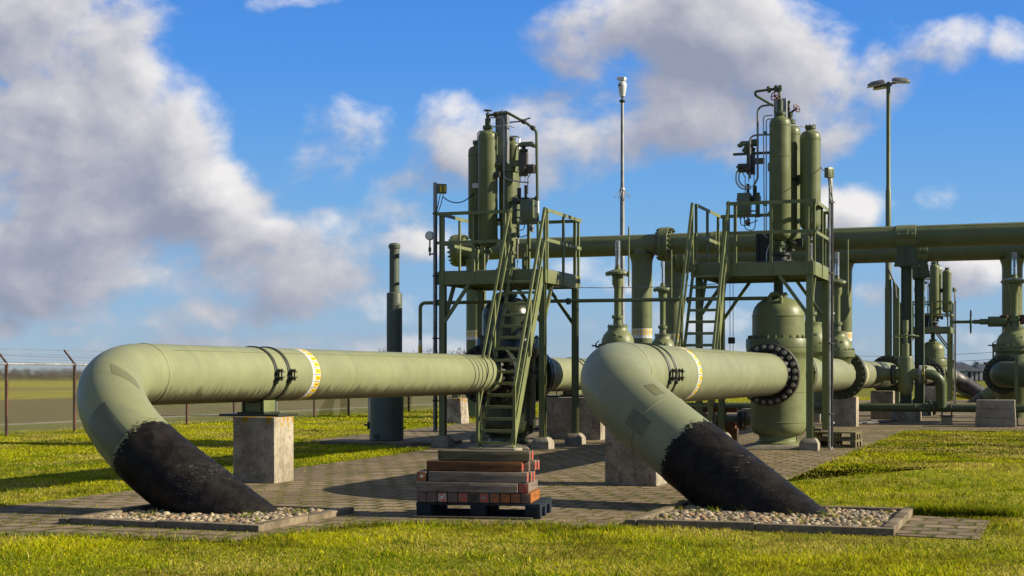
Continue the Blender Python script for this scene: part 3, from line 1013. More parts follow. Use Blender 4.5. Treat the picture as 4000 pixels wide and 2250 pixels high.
# ---------------------------------------------------------------- pipe supports on concrete blocks
def block(label, s, t, w, d, h, m, group=None, taper=1.0, z=0.0, bevel=0.025, rz=None):
    mb = MB()
    mb.box((0, 0, h / 2), (w, d, h), taper=taper)
    o = mb.build('concrete_block', m, None, bevel=bevel)
    put(o, s, t, z, rz)
    return tag(o, label, 'concrete block', group)
def clamp_support(label, s, tc, ztop, r, spread, plate_w, bandw=0.055):
    """saddle and two strap bands that hold a pipe down on a block"""
    th = thing('pipe_clamp', label, 'pipe clamp', s, tc, ztop)
    off = (s, tc, ztop)
    mb = MB()
    mb.b2(s - plate_w / 2, s + plate_w / 2, tc - .26, tc + .26, ztop + .001, ztop + .03)
    mb.b2(s - .20, s + .20, tc - .20, tc + .20, ztop + .0305, ztop + .055)
    mb.build('base_plate', CLAMP, th, off, bevel=.004)
    mb = MB()
    zb = EYE - r
    mb.b2(s - .11, s + .11, tc - .15, tc + .15, ztop + .056, zb - .005)
    for x in (-.15, .15):
        mb.b2(s + x - .012, s + x + .012, tc - .15, tc + .15, ztop + .056, zb + .02)
    mb.build('saddle', GREENL, th, off, bevel=.004)
    for k in (-1, 1):
        t = tc + k * spread / 2
        f = frames([(s, t - bandw / 2, EYE), (s, t + bandw / 2, EYE)])
        mb = MB()
        mb.shell(f, 0, 1, 0, 2 * PI, r + 0.014, 72)
        for e in (0, 1):
            p, T, nn, bb = f[e]
            ring = [p + nn * ((r + 0.008) * math.cos(a)) + bb * ((r + 0.008) * math.sin(a)) for a in np.linspace(0, 2 * PI, 73)]
            mb.tube(ring, 0.008, 5)
        bd = mb.build('strap_band', CLAMP, th, off)
        sx = s + r
        mb = MB()
        for dz in (-.035, .035):
            mb.b2(sx - .01, sx + .105, t - .035, t + .035, EYE + dz - .008, EYE + dz + .008)
        for x in (.04, .08):
            mb.cyl((sx + x, t, EYE - .085), (sx + x, t, EYE + .075), .011, n=8)
            mb.cyl((sx + x, t, EYE + .0435), (sx + x, t, EYE + .065), .02, n=6)
            mb.cyl((sx + x, t, EYE - .0435), (sx + x, t, EYE - .068), .02, n=6)
        mb.b2(sx - .012, sx + .02, t - .03, t + .03, EYE - .12, EYE - .044)
        mb.build('strap_lug', CLAMP, bd, off)
    return th
tb1 = t_at(1010, L1S)
bs, bt = G(1030, 1886)
block('stained concrete block standing under the left pale green pipe', L1S + 0.13, tb1 - 0.10, 0.60, 0.52, 0.845, CONC)
clamp_support('dark twin strap clamp holding the left pipe on its concrete block', L1S, tb1, 0.845, r1, 0.34, 0.86)
tb2 = t_at(2512, L2S)
block('pitted concrete block half hidden behind the right sloping pipe', L2S - 0.05, tb2 - 0.15, 0.66, 0.55, 0.79, CONC2)
clamp_support('dark twin strap clamp round the right pipe near its bend', L2S, tb2, 0.79, r2, 0.34, 0.5)

# ---------------------------------------------------------------- ball valves
def ball_valve(label, s, t, r, deck, mainm, flm, nutm, facem, rimm):
    th = thing('ball_valve', label, 'valve', s, t, 0.0, 'large ball valves under the platforms')
    mb = MB()
    mb.lathe([(.44, .075), (.44, .10), (.37, .135), (.355, .20), (.37, .235), (.46, .275), (.505, .33), (.52, .42), (.52, .475), (.528, .48), (.528, .495), (.52, .50),
              (.52, 1.04), (.528, 1.045), (.528, 1.06), (.52, 1.065), (.52, 1.64), (.535, 1.70), (.585, 1.77), (.60, 1.80), (.60, 1.872)], n=64)
    mb.build('valve_body', mainm, th, smooth=40)
    mb = MB()
    mb.lathe([(.60, 1.8725), (.606, 1.88), (.606, 2.04), (.60, 2.05), (.48, 2.05)], n=64)
    bf = mb.build('body_flange', flm, th)
    bolts(bf, (0, 0, 2.05), (0, 0, 1), .55, 24, .030, .065, NUTG, 0.07)
    mb = MB()
    mb.lathe([(.49, 2.051), (.488, 2.46), (.495, 2.465), (.495, 2.485), (.488, 2.49), (.478, 2.56), (.45, 2.64), (.39, 2.72), (.30, 2.785), (.20, 2.82), (.14, 2.83), (.14, 2.84), (.175, 2.84), (.175, 2.90), (.10, 2.90)], n=64)
    bo = mb.build('bonnet', mainm, th, smooth=40)
    bolts(bo, (0, 0, 2.90), (0, 0, 1), .14, 8, .018, .03, NUTG)
    mb = MB()
    mb.lathe([(.088, 2.901), (.088, deck - .02)], n=28)
    mb.build('stem_tube', GREEND, th)
    # lifting eye on the bonnet, towards the viewer
    mb = MB()
    ring = []
    for a in np.linspace(0, PI, 13):
        ring.append((.11 * math.cos(a), -.36, 2.79 + .10 * math.sin(a)))
    ring = [(.11, -.36, 2.62)] + ring + [(-.11, -.36, 2.62)]
    mb.tube(ring, .035, 8)
    mb.b2(-.11, .11, -.385, -.335, 2.62, 2.70)
    mb.build('lifting_eye', GREENL, th)
    straight = MB()
    for k in (-1, 1):
        straight.lathe([(.40, .30), (.385, .85), (.40, .93), (.46, .965)], (0, 0, EYE), (0, k, 0), 48, caps=False)
    straight.build('nozzle', mainm, th)
    for k in (-1, 1):
        flange(th, (0, k * (HALF - .05), EYE), (0, k, 0), .565, .105, .505, 24, NUTG, flm, 'valve_flange', .03, .04, both=False)
        flange(th, (0, k * (HALF + .062), EYE), (0, k, 0), .565, .10, .500, 24, nutm if k < 0 else NUTD, facem if k < 0 else DARKFL, 'pipe_flange', .044, .085, both=False, rim=rimm)
        mb = MB()
        mb.lathe([(r + .055, HALF + .113), (r + .03, HALF + .15), (r + .004, HALF + .24)], (0, 0, EYE), (0, k, 0), 56, caps=False)
        mb.build('neck_ring', facem if k < 0 else DARKFL, th)
    # drain and body bleed fittings
    mb = MB()
    mb.tube([(.50, .0, .36), (.66, 0, .36), (.80, 0, .345)], .022, 10)
    mb.cyl((.66, 0, .32), (.66, 0, .42), .028, n=10)
    mb.build('drain_cock', BLACKM, th)
    mb = MB()
    mb.tube([(.52, .0, 1.42), (.62, 0, 1.42), (.70, 0, 1.42)], .018, 8)
    mb.cyl((.6, 0, 1.37), (.6, 0, 1.47), .02, n=8)
    mb.build('bleed_valve', NUTD, th)
    return th
valve1 = ball_valve('glossy dark green valve with domed top behind the first steel stair', L1S, V1T, r1, 3.33, VALVED, VALVED, NUTD, DARKFL, VALVED)
valve2 = ball_valve('olive green domed valve with a big dark bolted flange on the right pipe', L2S, V2T, r2, 3.45, GREENL, GREEN, NUT, DARKFL, RIM)
def plinth(label, s, t, w):
    mb = MB()
    mb.box((0, 0, .0375), (w, w, .073), taper=.88)
    o = mb.build('valve_plinth', CONC3, None, bevel=.01)
    put(o, s, t)
    return tag(o, label, 'plinth')
plinth('low concrete plinth under the dark valve behind the stair', L1S, V1T, 1.3)
plinth('low concrete plinth under the olive domed valve', L2S, V2T, 1.3)

# ---------------------------------------------------------------- gas-over-oil actuators above the valves
def tank(th, c, r, z0, z1, neck=True, weld=(), drain=True, m=None, top=0.06):
    m = m or GREEN
    x, y = c
    h = r * .62
    prof = [(r * .18, z0 - .01), (r * .40, z0 + .01), (r * .74, z0 + h * .30), (r * .93, z0 + h * .68), (r, z0 + h)]
    for w in weld:
        prof += [(r, w - .012), (r + .006, w - .005), (r + .006, w + .005), (r, w + .012)]
    prof += [(r, z1 - h), (r * .95, z1 - h * .62), (r * .80, z1 - h * .28), (r * .52, z1 - h * .06), (r * .42, z1 + .005), (r * .42, z1 + .02)]
    mb = MB()
    mb.lathe(prof, (x, y, 0), n=40)
    o = mb.build('pressure_tank', m, th, smooth=30)
    if neck:
        mb = MB()
        mb.lathe([(r * .40, z1 + .0205), (r * .40, z1 + .03), (r * .52, z1 + .031), (r * .52, z1 + .03 + top), (r * .2, z1 + .03 + top)], (x, y, 0), n=24)
        for a in range(8):
            mb.cyl((x + r * .45 * math.cos(a * PI / 4), y + r * .45 * math.sin(a * PI / 4), z1 + .03 + top), (x + r * .45 * math.cos(a * PI / 4), y + r * .45 * math.sin(a * PI / 4), z1 + .05 + top), r * .07, n=6)
        mb.build('tank_cap', GREEND, o)
    mb = MB()
    mb.lathe([(r * .42, z0 - .09), (r * .44, z0 - .085), (r * .44, z0 - .05), (r * .30, z0 - .049), (r * .30, z0 - .0105)], (x, y, 0), n=24)
    for a in range(8):
        mb.cyl((x + r * .37 * math.cos(a * PI / 4), y + r * .37 * math.sin(a * PI / 4), z0 - .115), (x + r * .37 * math.cos(a * PI / 4), y + r * .37 * math.sin(a * PI / 4), z0 - .0905), r * .06, n=6)
    mb.build('tank_foot', GREEND, o)
    if drain:
        mb = MB()
        mb.cyl((x, y, z0 - .19), (x, y, z0 - .12), .022, n=10)
        mb.cyl((x, y, z0 - .26), (x, y, z0 - .19), .012, n=8)
        mb.build('drain_plug', NUT, o)
    return o
def handwheel(mb, c, axis, r, tr=.008, spokes=4):
    c = Vector(c)
    ax = Vector(axis).normalized()
    u = Vector((1, 0, 0)) if abs(ax.x) < .9 else Vector((0, 1, 0))
    u = (u - ax * u.dot(ax)).normalized()
    w = ax.cross(u)
    mb.tube([c + u * (r * math.cos(a)) + w * (r * math.sin(a)) for a in np.linspace(0, 2 * PI, 25)], tr, 6)
    for k in range(spokes):
        a = 2 * PI * k / spokes
        mb.cyl(c, c + u * (r * math.cos(a)) + w * (r * math.sin(a)), tr * .8, n=6)
    mb.cyl(c - ax * tr * 2, c + ax * tr * 2, tr * 2.2, n=10)
def tubes(th, name, m, r, *paths, rad=.06):
    for p in paths:
        mb = MB()
        mb.tube(fillet(p, rad, 5) if len(p) > 2 else [Vector(q) for q in p], r, 8)
        mb.build(name, m, th)
def barrel(th, top=1.99):
    mb = MB()
    mb.lathe([(.23, .0), (.23, .05), (.14, .06), (.14, .30), (.165, .31), (.165, .36), (.15, .37), (.15, .92), (.20, .93), (.20, .99), (.172, 1.0), (.172, top - .14), (.20, top - .13), (.20, top), (.15, top + .01)], n=36)
    o = mb.build('hydraulic_cylinder', GREEN, th)
    bolts(o, (0, 0, top), (0, 0, 1), .18, 10, .016, .025, NUTG)
def grow(mb, c, k):
    mb.v = [(c[0] + (x - c[0]) * k, c[1] + (y - c[1]) * k, c[2] + (z - c[2]) * (1 + (k - 1) * .35)) for x, y, z in mb.v]
def pilot_stack(th, c, sg, k=1.3):
    """dark cast pilot valves and manifolds bolted beside the cylinder; sg mirrors the cluster"""
    x, y, z = c
    mb = MB()
    mb.box((x, y, z), (.11, .11, .40))
    mb.box((x + sg * .10, y - .02, z - .09), (.16, .12, .14))
    mb.cyl((x + sg * .02, y - .07, z - .10), (x + sg * .02, y - .13, z - .10), .055, n=14)
    mb.cyl((x + sg * .16, y - .08, z - .08), (x + sg * .16, y - .12, z - .08), .035, n=12)
    mb.lathe([(.05, 0), (.065, .01), (.065, .05), (.03, .06), (.03, .11)], (x, y, z + .20), n=14)
    grow(mb, c, k)
    mb.build('pilot_valve', TARN, th, bevel=.008)
    mb = MB()
    mb.box((x + sg * .05, y, z + .335), (.26, .13, .07), taper=.7)
    mb.box((x + sg * .16, y, z + .30), (.06, .11, .05))
    grow(mb, c, k)
    mb.build('lever_hood', BOXG, th, bevel=.012)
    mb = MB()
    mb.box((x - sg * .13, y, z + .02), (.13, .05, .10))
    grow(mb, c, k)
    mb.build('mounting_bracket', GREEN, th)
    mb = MB()
    zz = z - .62
    mb.box((x - sg * .02, y - .02, zz), (.24, .10, .10))
    mb.cyl((x - sg * .09, y - .07, zz), (x - sg * .09, y - .11, zz), .05, n=14)
    mb.cyl((x + sg * .12, y - .02, zz + .02), (x + sg * .20, y - .02, zz + .03), .02, n=8)
    mb.cyl((x + sg * .19, y - .02, zz), (x + sg * .19, y - .02, zz + .07), .012, n=8)
    mb.cyl((x - sg * .06, y - .02, zz + .05), (x - sg * .06, y - .02, zz + .22), .03, n=10)
    mb.cyl((x + sg * .04, y - .02, zz + .05), (x + sg * .04, y - .02, zz + .26), .022, n=10)
    mb.cyl((x, y - .02, zz - .05), (x, y - .02, zz - .12), .016, n=8)
    grow(mb, c, k)
    mb.build('manifold', BLACKM, th, bevel=.006)
    tubes(th, 'impulse_tube', INOX, .010, [(x - sg * .06, y - .02, zz + .22), (x - sg * .06, y - .02, z - .22), (x - sg * .0, y - .06, z - .2)],
          [(x + sg * .04, y - .02, zz + .26), (x + sg * .04, y - .02, z - .2)],
          [(x + sg * .10, y - .05, zz + .05), (x + sg * .10, y - .05, z - .28), (x + sg * .16, y - .05, z - .17)], rad=.03)
def control_box(th, c, sg, w=.26, d=.20, h=.40):
    x, y, z = c
    mb = MB()
    mb.box((x, y, z + h / 2), (w, d, h))
    o = mb.build('control_box', BOXG, th, bevel=.010)
    mb = MB()
    mb.box((x + sg * .09, y - d / 2 - .003, z + h * (.78 if sg > 0 else .10)), (.07, .004, .035))
    mb.build('nameplate', SIGNG, o)
    mb = MB()
    mb.cyl((x + sg * w / 2, y, z + h * .72), (x + sg * (w / 2 + .03), y, z + h * .72), .014, n=8)
    mb.build('lock', NUTD, o)
    mb = MB()
    for k in range(3):
        mb.cyl((x - .07 + .07 * k, y, z), (x - .07 + .07 * k, y, z - .06), .018, n=8)
    mb.cyl((x + .02, y - .02, z - .14), (x + .10, y - .02, z - .10), .045, n=12)
    mb.cyl((x + .08, y + .0, z - .20), (x + .08, y + .0, z - .06), .03, n=10)
    mb.build('cable_gland', GALVD, o)
    mb = MB()
    for q in (.08, .22, .34):
        mb.b2(x - sg * (w / 2), x - sg * (w / 2 + .16), y - .02, y + .02, z + q - .012, z + q + .012)
    mb.b2(x - sg * (w / 2 + .10), x - sg * (w / 2 + .17), y - .04, y + .04, z - .04, z + h)
    mb.build('box_bracket', GREEND, th)
    tubes(th, 'cable', RUBBER, .009, [(x - .07, y, z - .05), (x - .07, y - .03, z - .22), (x - sg * .26, y - .02, z - .10)], [(x, y, z - .05), (x + .02, y - .04, z - .26), (x - sg * .20, y - .02, z - .30), (x - sg * .22, y, z + .02)], rad=.07)

def actuator_one(label, s, t, z):
    th = thing('valve_actuator', label, 'actuator', s, t, z, 'gas actuators above the platforms')
    barrel(th)
    A, B, Cc = (-.30, -.28), (-.64, .06), (-.06, .38)
    tank(th, A, .186, .43, 2.62, weld=(2.45,), top=.05)
    tank(th, B, .178, .58, 2.40, weld=(2.22,))
    tank(th, Cc, .150, .60, 2.50, weld=(2.35,))
    mb = MB()
    x = -.115
    for q in (-.11, .11):
        mb.b2(x + q - .008, x + q + .008, -.06, .07, 2.012, 3.02)
    mb.b2(x - .102, x + .102, .02, .035, 2.012, 3.03)
    mb.b2(x - .10, x + .10, -.045, -.03, 2.02, 3.00)
    mb.cyl((x, -.0, 3.0), (x, -.0, 3.06), .012, n=8)
    mb.build('guide_channel', GALVD, th, bevel=.004)
    # shut-off valve on the tall tank, with the vent line running away from it
    mb = MB()
    mb.cyl((A[0], A[1], 2.70), (A[0], A[1], 2.85), .055, n=16)
    mb.cyl((A[0], A[1], 2.85), (A[0], A[1], 2.93), .03, n=12)
    mb.cyl((A[0], A[1], 2.88), (A[0], A[1], 2.95), .042, n=8)
    mb.build('shutoff_valve', GREEND, th)
    mb = MB()
    handwheel(mb, (A[0], A[1], 3.0), (0, 0, 1), .075, .009)
    mb.cyl((A[0], A[1], 2.95), (A[0], A[1], 3.0), .012, n=8)
    mb.build('handwheel', TARN, th)
    vx = .62
    tubes(th, 'vent_line', GREEND, .026, [(A[0] + .05, A[1], 2.91), (.10, A[1], 2.93), (.46, -.20, 2.72), (vx, -.16, 2.58), (vx + .04, -.16, .02)], rad=.10)
    for p, q in (((-.18, A[1], 2.917), (-.10, A[1], 2.922)), ((.36, -.22, 2.78), (.42, -.21, 2.745)), ((.53, -.18, 2.66), (.58, -.17, 2.62))):
        mb = MB()
        mb.cyl(p, q, .045, n=10)
        mb.build('pipe_union', TARN, th)
    mb = MB()
    mb.cyl((vx + .028, -.16, 1.05), (vx + .025, -.16, 1.28), .0285, n=12)
    mb.build('marking_sleeve', WHITE, th)
    tubes(th, 'impulse_tube', INOX, .013, [(A[0] + .05, A[1], 2.86), (.02, A[1], 2.86), (.02, A[1], 1.2), (.02, A[1], .90)],
          [(.02, -.27, 2.2), (.02, -.27, 1.72), (.30, -.22, 1.64), (.50, -.22, 1.62)],
          [(.05, .0, 2.53), (.24, .0, 2.53), (.24, -.05, 2.3), (.27, -.1, 1.75)],
          [(-.64, .06, 2.46), (-.64, .06, 2.68), (-.45, .06, 2.68)],
          [(.10, -.1, .90), (.10, -.1, 1.36), (.26, -.1, 1.42)],
          [(.02, .3, 2.4), (.12, .3, 2.42), (.12, .25, 1.9)], [(.08, .1, 2.72), (.06, -.2, 2.72), (-.25, -.2, 2.7)], rad=.07)
    tubes(th, 'impulse_tube', GREEND, .014, [(.04, -.02, 2.80), (.26, -.05, 2.80), (.50, -.14, 2.84)], [(.05, .2, 1.95), (.2, .1, 1.98), (.30, .0, 1.92)], rad=.05)
    pilot_stack(th, (.36, -.14, 1.98), 1)
    control_box(th, (.47, -.20, .90), 1)
    mb = MB()
    mb.box((-.085, -.34, 1.78), (.10, .08, .10))
    mb.build('terminal_box', TARN, th, bevel=.006)
    mb = MB()
    mb.box((-.56, -.145, 1.62), (.20, .03, .09))
    mb.build('plate_bracket', WHITE, th)
    mb = MB()
    mb.b2(.27, .37, .02, .05, .01, .50)
    mb.b2(.05, .27, .02, .05, .46, .50)
    mb.b2(.30, .34, -.02, .02, .10, .34)
    mb.build('side_frame', GREEN, th)
    tubes(th, 'impulse_tube', INOX, .012, [(.22, -.08, .02), (.22, -.08, .55), (.20, -.1, .62)], rad=.03)
    mb = MB()
    mb.cyl((.22, -.08, .50), (.22, -.08, .60), .03, n=10)
    mb.build('tube_fitting', NUT, th)
    tubes(th, 'cable', RUBBER, .012, [(-.2, .0, .62), (-.5, .0, .55), (-.62, -.1, .38)], rad=.05)
    return th

def actuator_two(label, s, t, z):
    th = thing('valve_actuator', label, 'actuator', s, t, z, 'gas actuators above the platforms')
    barrel(th, 1.9)
    A, B, Cc = (.09, -.34), (.585, .08), (.165, .34)
    tank(th, A, .198, .42, 2.72, weld=(1.98, 2.55), top=.05)
    tank(th, B, .192, .62, 2.50, weld=(.78, 2.33))
    tank(th, Cc, .195, .36, 2.66, weld=(.60, 2.48))
    mb = MB()
    x = .04
    for q in (-.11, .11):
        mb.b2(x + q - .008, x + q + .008, -.06, .07, 1.9, 3.12)
    mb.b2(x - .102, x + .102, .02, .035, 1.9, 3.13)
    mb.b2(x - .10, x + .10, -.045, -.03, 1.95, 3.10)
    mb.build('guide_channel', GALV, th, bevel=.004)
    mb = MB()
    mb.cyl((A[0], A[1], 2.80), (A[0], A[1], 3.02), .055, n=16)
    mb.cyl((A[0], A[1], 3.02), (A[0] - .02, A[1], 3.22), .03, n=12)
    mb.cyl((A[0] - .24, A[1], 3.24), (A[0] + .03, A[1], 3.25), .028, n=10)
    mb.cyl((A[0] - .20, A[1], 3.19), (A[0] - .22, A[1], 3.30), .035, n=8)
    mb.cyl((A[0] - .08, A[1], 3.20), (A[0] - .08, A[1], 3.31), .035, n=8)
    mb.cyl((A[0], A[1], 3.20), (A[0], A[1], 3.31), .035, n=8)
    mb.build('shutoff_valve', GREEND, th)
    mb = MB()
    handwheel(mb, (A[0] - .08, A[1] - .10, 3.10), (-.4, -.8, .3), .085, .010)
    mb.cyl((A[0] - .01, A[1], 3.04), (A[0] - .08, A[1] - .10, 3.10), .02, n=8)
    mb.build('handwheel', REDW, th)
    mb = MB()
    mb.cyl((Cc[0], Cc[1], 2.74), (Cc[0], Cc[1], 2.92), .05, n=14)
    mb.cyl((Cc[0] - .03, Cc[1], 2.92), (Cc[0] - .03, Cc[1], 3.12), .028, n=12)
    mb.cyl((Cc[0] - .12, Cc[1], 3.11), (Cc[0], Cc[1], 3.11), .03, n=10)
    mb.build('shutoff_valve', GREEND, th)
    mb = MB()
    handwheel(mb, (Cc[0] + .13, Cc[1] - .03, 2.98), (.8, -.5, .35), .08, .010)
    mb.cyl((Cc[0], Cc[1], 2.9), (Cc[0] + .13, Cc[1] - .03, 2.98), .022, n=8)
    mb.build('handwheel', REDW, th)
    tubes(th, 'vent_line', GREEND, .024, [(A[0] - .24, A[1], 3.24), (-.38, A[1], 3.22), (-.37, A[1], 3.15), (-.06, -.2, 2.96)], rad=.05)
    tubes(th, 'impulse_tube', GALVD, .020, [(-.05, A[1], 2.96), (-.33, A[1], 2.94), (-.33, A[1], 1.6), (-.42, A[1] + .02, 1.44)], [(-.50, -.2, 1.62), (-.50, -.2, 2.42), (-.32, -.15, 2.44), (-.1, -.1, 2.44)], rad=.12)
    tubes(th, 'impulse_tube', INOX, .011, [(-.05, -.36, 2.76), (-.22, -.36, 2.75), (-.20, -.36, .52), (-.14, -.36, .48)], [(-.05, -.33, 2.70), (-.17, -.33, 2.69), (-.17, -.33, .55)],
          [(A[0] + .16, A[1] + .1, 2.58), (.60, .08, 2.56), (.60, .08, 2.45)], [(-.1, -.3, .40), (-.15, -.4, .2), (-.15, -.4, .02)], rad=.05)
    tubes(th, 'impulse_tube', INOX, .015, [(-.56, -.16, 1.80), (-.72, -.16, 1.78), (-.72, -.16, 1.58), (-.62, -.16, 1.46), (-.48, -.16, 1.48)], [(-.56, -.18, 1.84), (-.77, -.18, 1.82), (-.77, -.18, 1.56), (-.66, -.18, 1.42), (-.48, -.18, 1.44)], rad=.14)
    mb = MB()
    for z_ in (2.44, 1.10):
        mb.box((-.19, -.345, z_ + .0), (.07, .05, .05))
    mb.build('tube_clip', SIGNG, th)
    pilot_stack(th, (-.50, -.10, 1.93), -1)
    mb = MB()
    mb.tube(fillet([(-.36, -.12, 2.30), (-.50, -.12, 2.30), (-.62, -.12, 2.12)], .10, 6), [.07] * 9, 10)
    mb.b2(-.84, -.10, -.12, -.07, 2.08, 2.125)
    mb.build('hand_lever', GREEND, th)
    control_box(th, (-.60, -.24, .92), -1, .24, .2, .42)
    mb = MB()
    mb.b2(-.36, -.14, .0, .04, .01, .62)
    mb.b2(-.42, -.36, -.03, .07, .01, .62)
    mb.build('side_frame', BLACKM, th)
    for z_ in (1.62, .42):
        mb = MB()
        mb.tube([(Cc[0] + .20 * math.cos(a), Cc[1] + .20 * math.sin(a), z_) for a in np.linspace(0, 2 * PI, 25)], .03, 6)
        mb.box((Cc[0] + .2, Cc[1] - .1, z_), (.10, .10, .16))
        mb.build('tank_strap', BLACKM, th)
    mb = MB()
    mb.lathe([(.22, .0), (.22, .06), (.12, .07), (.12, .14), (.17, .15), (.17, .20)], (A[0], A[1] + .06, 0), n=24)
    mb.build('base_fitting', BLACKM, th)
    return th
DECK1, DECK2 = 3.33, 3.45
act1 = actuator_one('three olive gas tanks and pilot valves with a grey guide channel, above the first valve', L1S, V1T, DECK1)
act2 = actuator_two('three tall olive gas tanks with red handwheels above the right domed valve', L2S, V2T, DECK2)
# ---------------------------------------------------------------- access platforms and stairs
def platform(label, s0, s1, t0, t1, deck, side, st_c, st_w, m):
    """steel platform on four I-columns; the stair opening is in the front edge at st_c"""
    th = thing('access_platform', label, 'platform', s0, t0, 0.0, 'steel platforms over the valves')
    w, d = s1 - s0, t1 - t0
    foot = .22
    for (x, y) in ((.07, .07), (w - .07, .07), (w - .07, d - .07), (.07, d - .07)):
        mb = MB()
        mb.ibeam((x, y, foot), (x, y, deck - .27), .115, .115, .010)
        mb.b2(x - .10, x + .10, y - .10, y + .10, foot, foot + .014)
        mb.build('column', m, th)
    mb = MB()
    fz0, fz1 = deck - .26, deck - .02
    mb.b2(0, w, -.012, .0, fz0, fz1)
    mb.b2(0, w, d, d + .012, fz0, fz1)
    mb.b2(-.012, 0, -.012, d + .012, fz0, fz1)
    mb.b2(w, w + .012, -.012, d + .012, fz0, fz1)
    for y in (0.03, d - .03):
        mb.b2(.01, w - .01, y - .025, y + .025, fz0 - .002, fz0 + .012)
    for k in range(1, 5):
        y = d * k / 5
        mb.b2(.0, w, y - .03, y + .03, deck - .20, deck - .045)
    for y in (.002, d - .010):
        for x in (.09, w - .09):
            for q in (.06, .13, .2):
                mb.cyl((x, -.012 if y < 1 else d + .012, fz0 + q), (x, -.024 if y < 1 else d + .024, fz0 + q), .012, n=6)
    mb.build('deck_frame', m, th, bevel=.003)
    mb = MB()
    n = int(w / .034)
    for k in range(n + 1):
        x = .005 + (w - .01) * k / n
        mb.b2(x - .002, x + .002, .005, d - .005, deck - .035, deck)
    for k in range(12):
        y = .02 + (d - .04) * k / 11
        mb.b2(.005, w - .005, y - .004, y + .004, deck - .018, deck - .002)
    mb.build('deck_grating', GALVD, th)
    for (x, dx) in ((.07, .55), (w - .07, -.55)):
        mb = MB()
        mb.beam((x, .035, deck - 1.02), (x + dx, .035, deck - .25), .06, .06)
        mb.build('brace', m, th)
        mb = MB()
        mb.beam((x, d - .035, deck - 1.02), (x + dx, d - .035, deck - .25), .06, .06)
        mb.build('brace', m, th)
        mb = MB()
        mb.beam((x, .07, deck - 1.05), (x, .62, deck - .25), .06, .06)
        mb.build('brace', m, th)
    # guard rails: (name, from, to)
    H = 1.10
    o0, o1 = st_c - s0 - st_w / 2 - .05, st_c - s0 + st_w / 2 + .05
    segs = [('side_railing', (0, 0), (0, d)), ('side_railing', (w, 0), (w, d)), ('back_railing', (0, d), (w, d))]
    if o0 > .25:
        segs.append(('front_railing', (0, 0), (o0, 0)))
    if w - o1 > .25:
        segs.append(('front_railing', (o1, 0), (w, 0)))
    for nm, a, b in segs:
        mb = MB()
        a, b = Vector((*a, 0)), Vector((*b, 0))
        dv = (b - a)
        L = dv.length
        dn = dv.normalized()
        nrm = Vector((dn.y, -dn.x, 0))
        off = nrm * .020
        for k in range(2 if L < 1.2 else 3):
            q = a + dn * (.10 + (L - .20) * k / (1 if L < 1.2 else 2)) + off
            mb.beam(q + Vector((0, 0, deck - .24)), q + Vector((0, 0, deck + H - .004)), .055, .012, nrm)
            mb.beam(q + dn * .024 - nrm * .026 + Vector((0, 0, deck - .1)), q + dn * .024 - nrm * .026 + Vector((0, 0, deck + H - .004)), .007, .045, nrm)
        e0 = -.06 if nm == 'front_railing' else 0
        p, q = a + dn * e0 + off, b - dn * e0 + off
        zt = Vector((0, 0, deck + H))
        mb.beam(p + zt, q + zt, .058, .008)
        mb.beam(p + zt + nrm * .026 - Vector((0, 0, .033)), q + zt + nrm * .026 - Vector((0, 0, .033)), .006, .058)
        zt = Vector((0, 0, deck + H * .48)) + nrm * .012
        mb.beam(p + zt, q + zt, .008, .060)
        mb.build(nm, m, th)
    return th
def stair(label, s, t, deck, base, run, w, n, m):
    th = thing('steel_stair', label, 'stair', s, t, 0.0, 'steel stairs up to the platforms')
    for k in (-1, 1):
        x = k * w / 2
        mb = MB()
        mb.beam((x, .02, deck - .03), (x, -run, base), .012, .17, (0, 0, 1))
        mb.beam((x - k * .025, .02 - .04, deck - .03 + .06), (x - k * .025, -run - .04, base + .06), .04, .010, (0, 0, 1))
        mb.b2(x - .06, x + .06, -run - .12, -run + .06, base - .012, base)
        mb.build('stringer', m, th)
    rise = (deck - base) / (n + 1)
    tm = None
    for i in range(n):
        f = (i + .55) / (n + .55)
        y, z = -run * (1 - f), base + (deck - base) * f - .02
        if tm is None:
            mb = MB()
            for q in range(6):
                mb.b2(-w / 2 + .008, w / 2 - .008, -.10 + .036 * q, -.096 + .036 * q, -.028, 0)
            for q in range(20):
                xx = -w / 2 + .02 + (w - .04) * q / 19
                mb.b2(xx - .002, xx + .002, -.1, .1, -.012, -.0005)
            mb.b2(-w / 2 + .008, w / 2 - .008, -.108, -.1005, -.050, -.006)
            for q in range(22):
                xx = -w / 2 + .02 + (w - .04) * q / 21
                mb.b2(xx - .006, xx + .006, -.109, -.095, -.0055, .004)
            tm = mb.mesh('tread', [m])
        o = bpy.data.objects.new('tread', tm)
        C.objects.link(o)
        o.parent = th
        o.location = (0, y, z)
    for k in (-1, 1):
        x = k * (w / 2 + .03)
        mb = MB()
        top = (x, .0, deck + 1.10)
        bot = (x, -run - .02, base + 1.06)
        mb.beam((x, -run - .02, base + .04), bot, .05, .035, (0, 1, 0))
        mb.beam(bot, top, .045, .05, (0, 0, 1))
        mid = .5
        mb.beam((x, -run - .02, base + .56), (x, .0, deck + .52), .035, .04)
        mb.beam((x, 0, deck - .25), (x, 0, deck + 1.12), .05, .04, (0, 1, 0))
        y2, z2 = -run * .5, base + (deck - base) * .5
        mb.beam((x, y2, z2 - .02), (x, y2, z2 + 1.08), .04, .05, (0, 1, 0))
        mb.build('handrail', m, th)
    return th
def footing(label, s, t, h=.22, w=.34, taper=.86, m=None):
    mb = MB()
    mb.box((0, 0, h * .32), (w, w, h * .64))
    mb.box((0, 0, h * .32 * 2 + h * .18 + .0005), (w, w, h * .36), taper=taper * .8)
    o = mb.build('concrete_footing', m or CONC3, None, bevel=.012)
    put(o, s, t)
    return tag(o, label, 'footing')
P1 = (-10.84, -8.71, 25.85, 27.98)
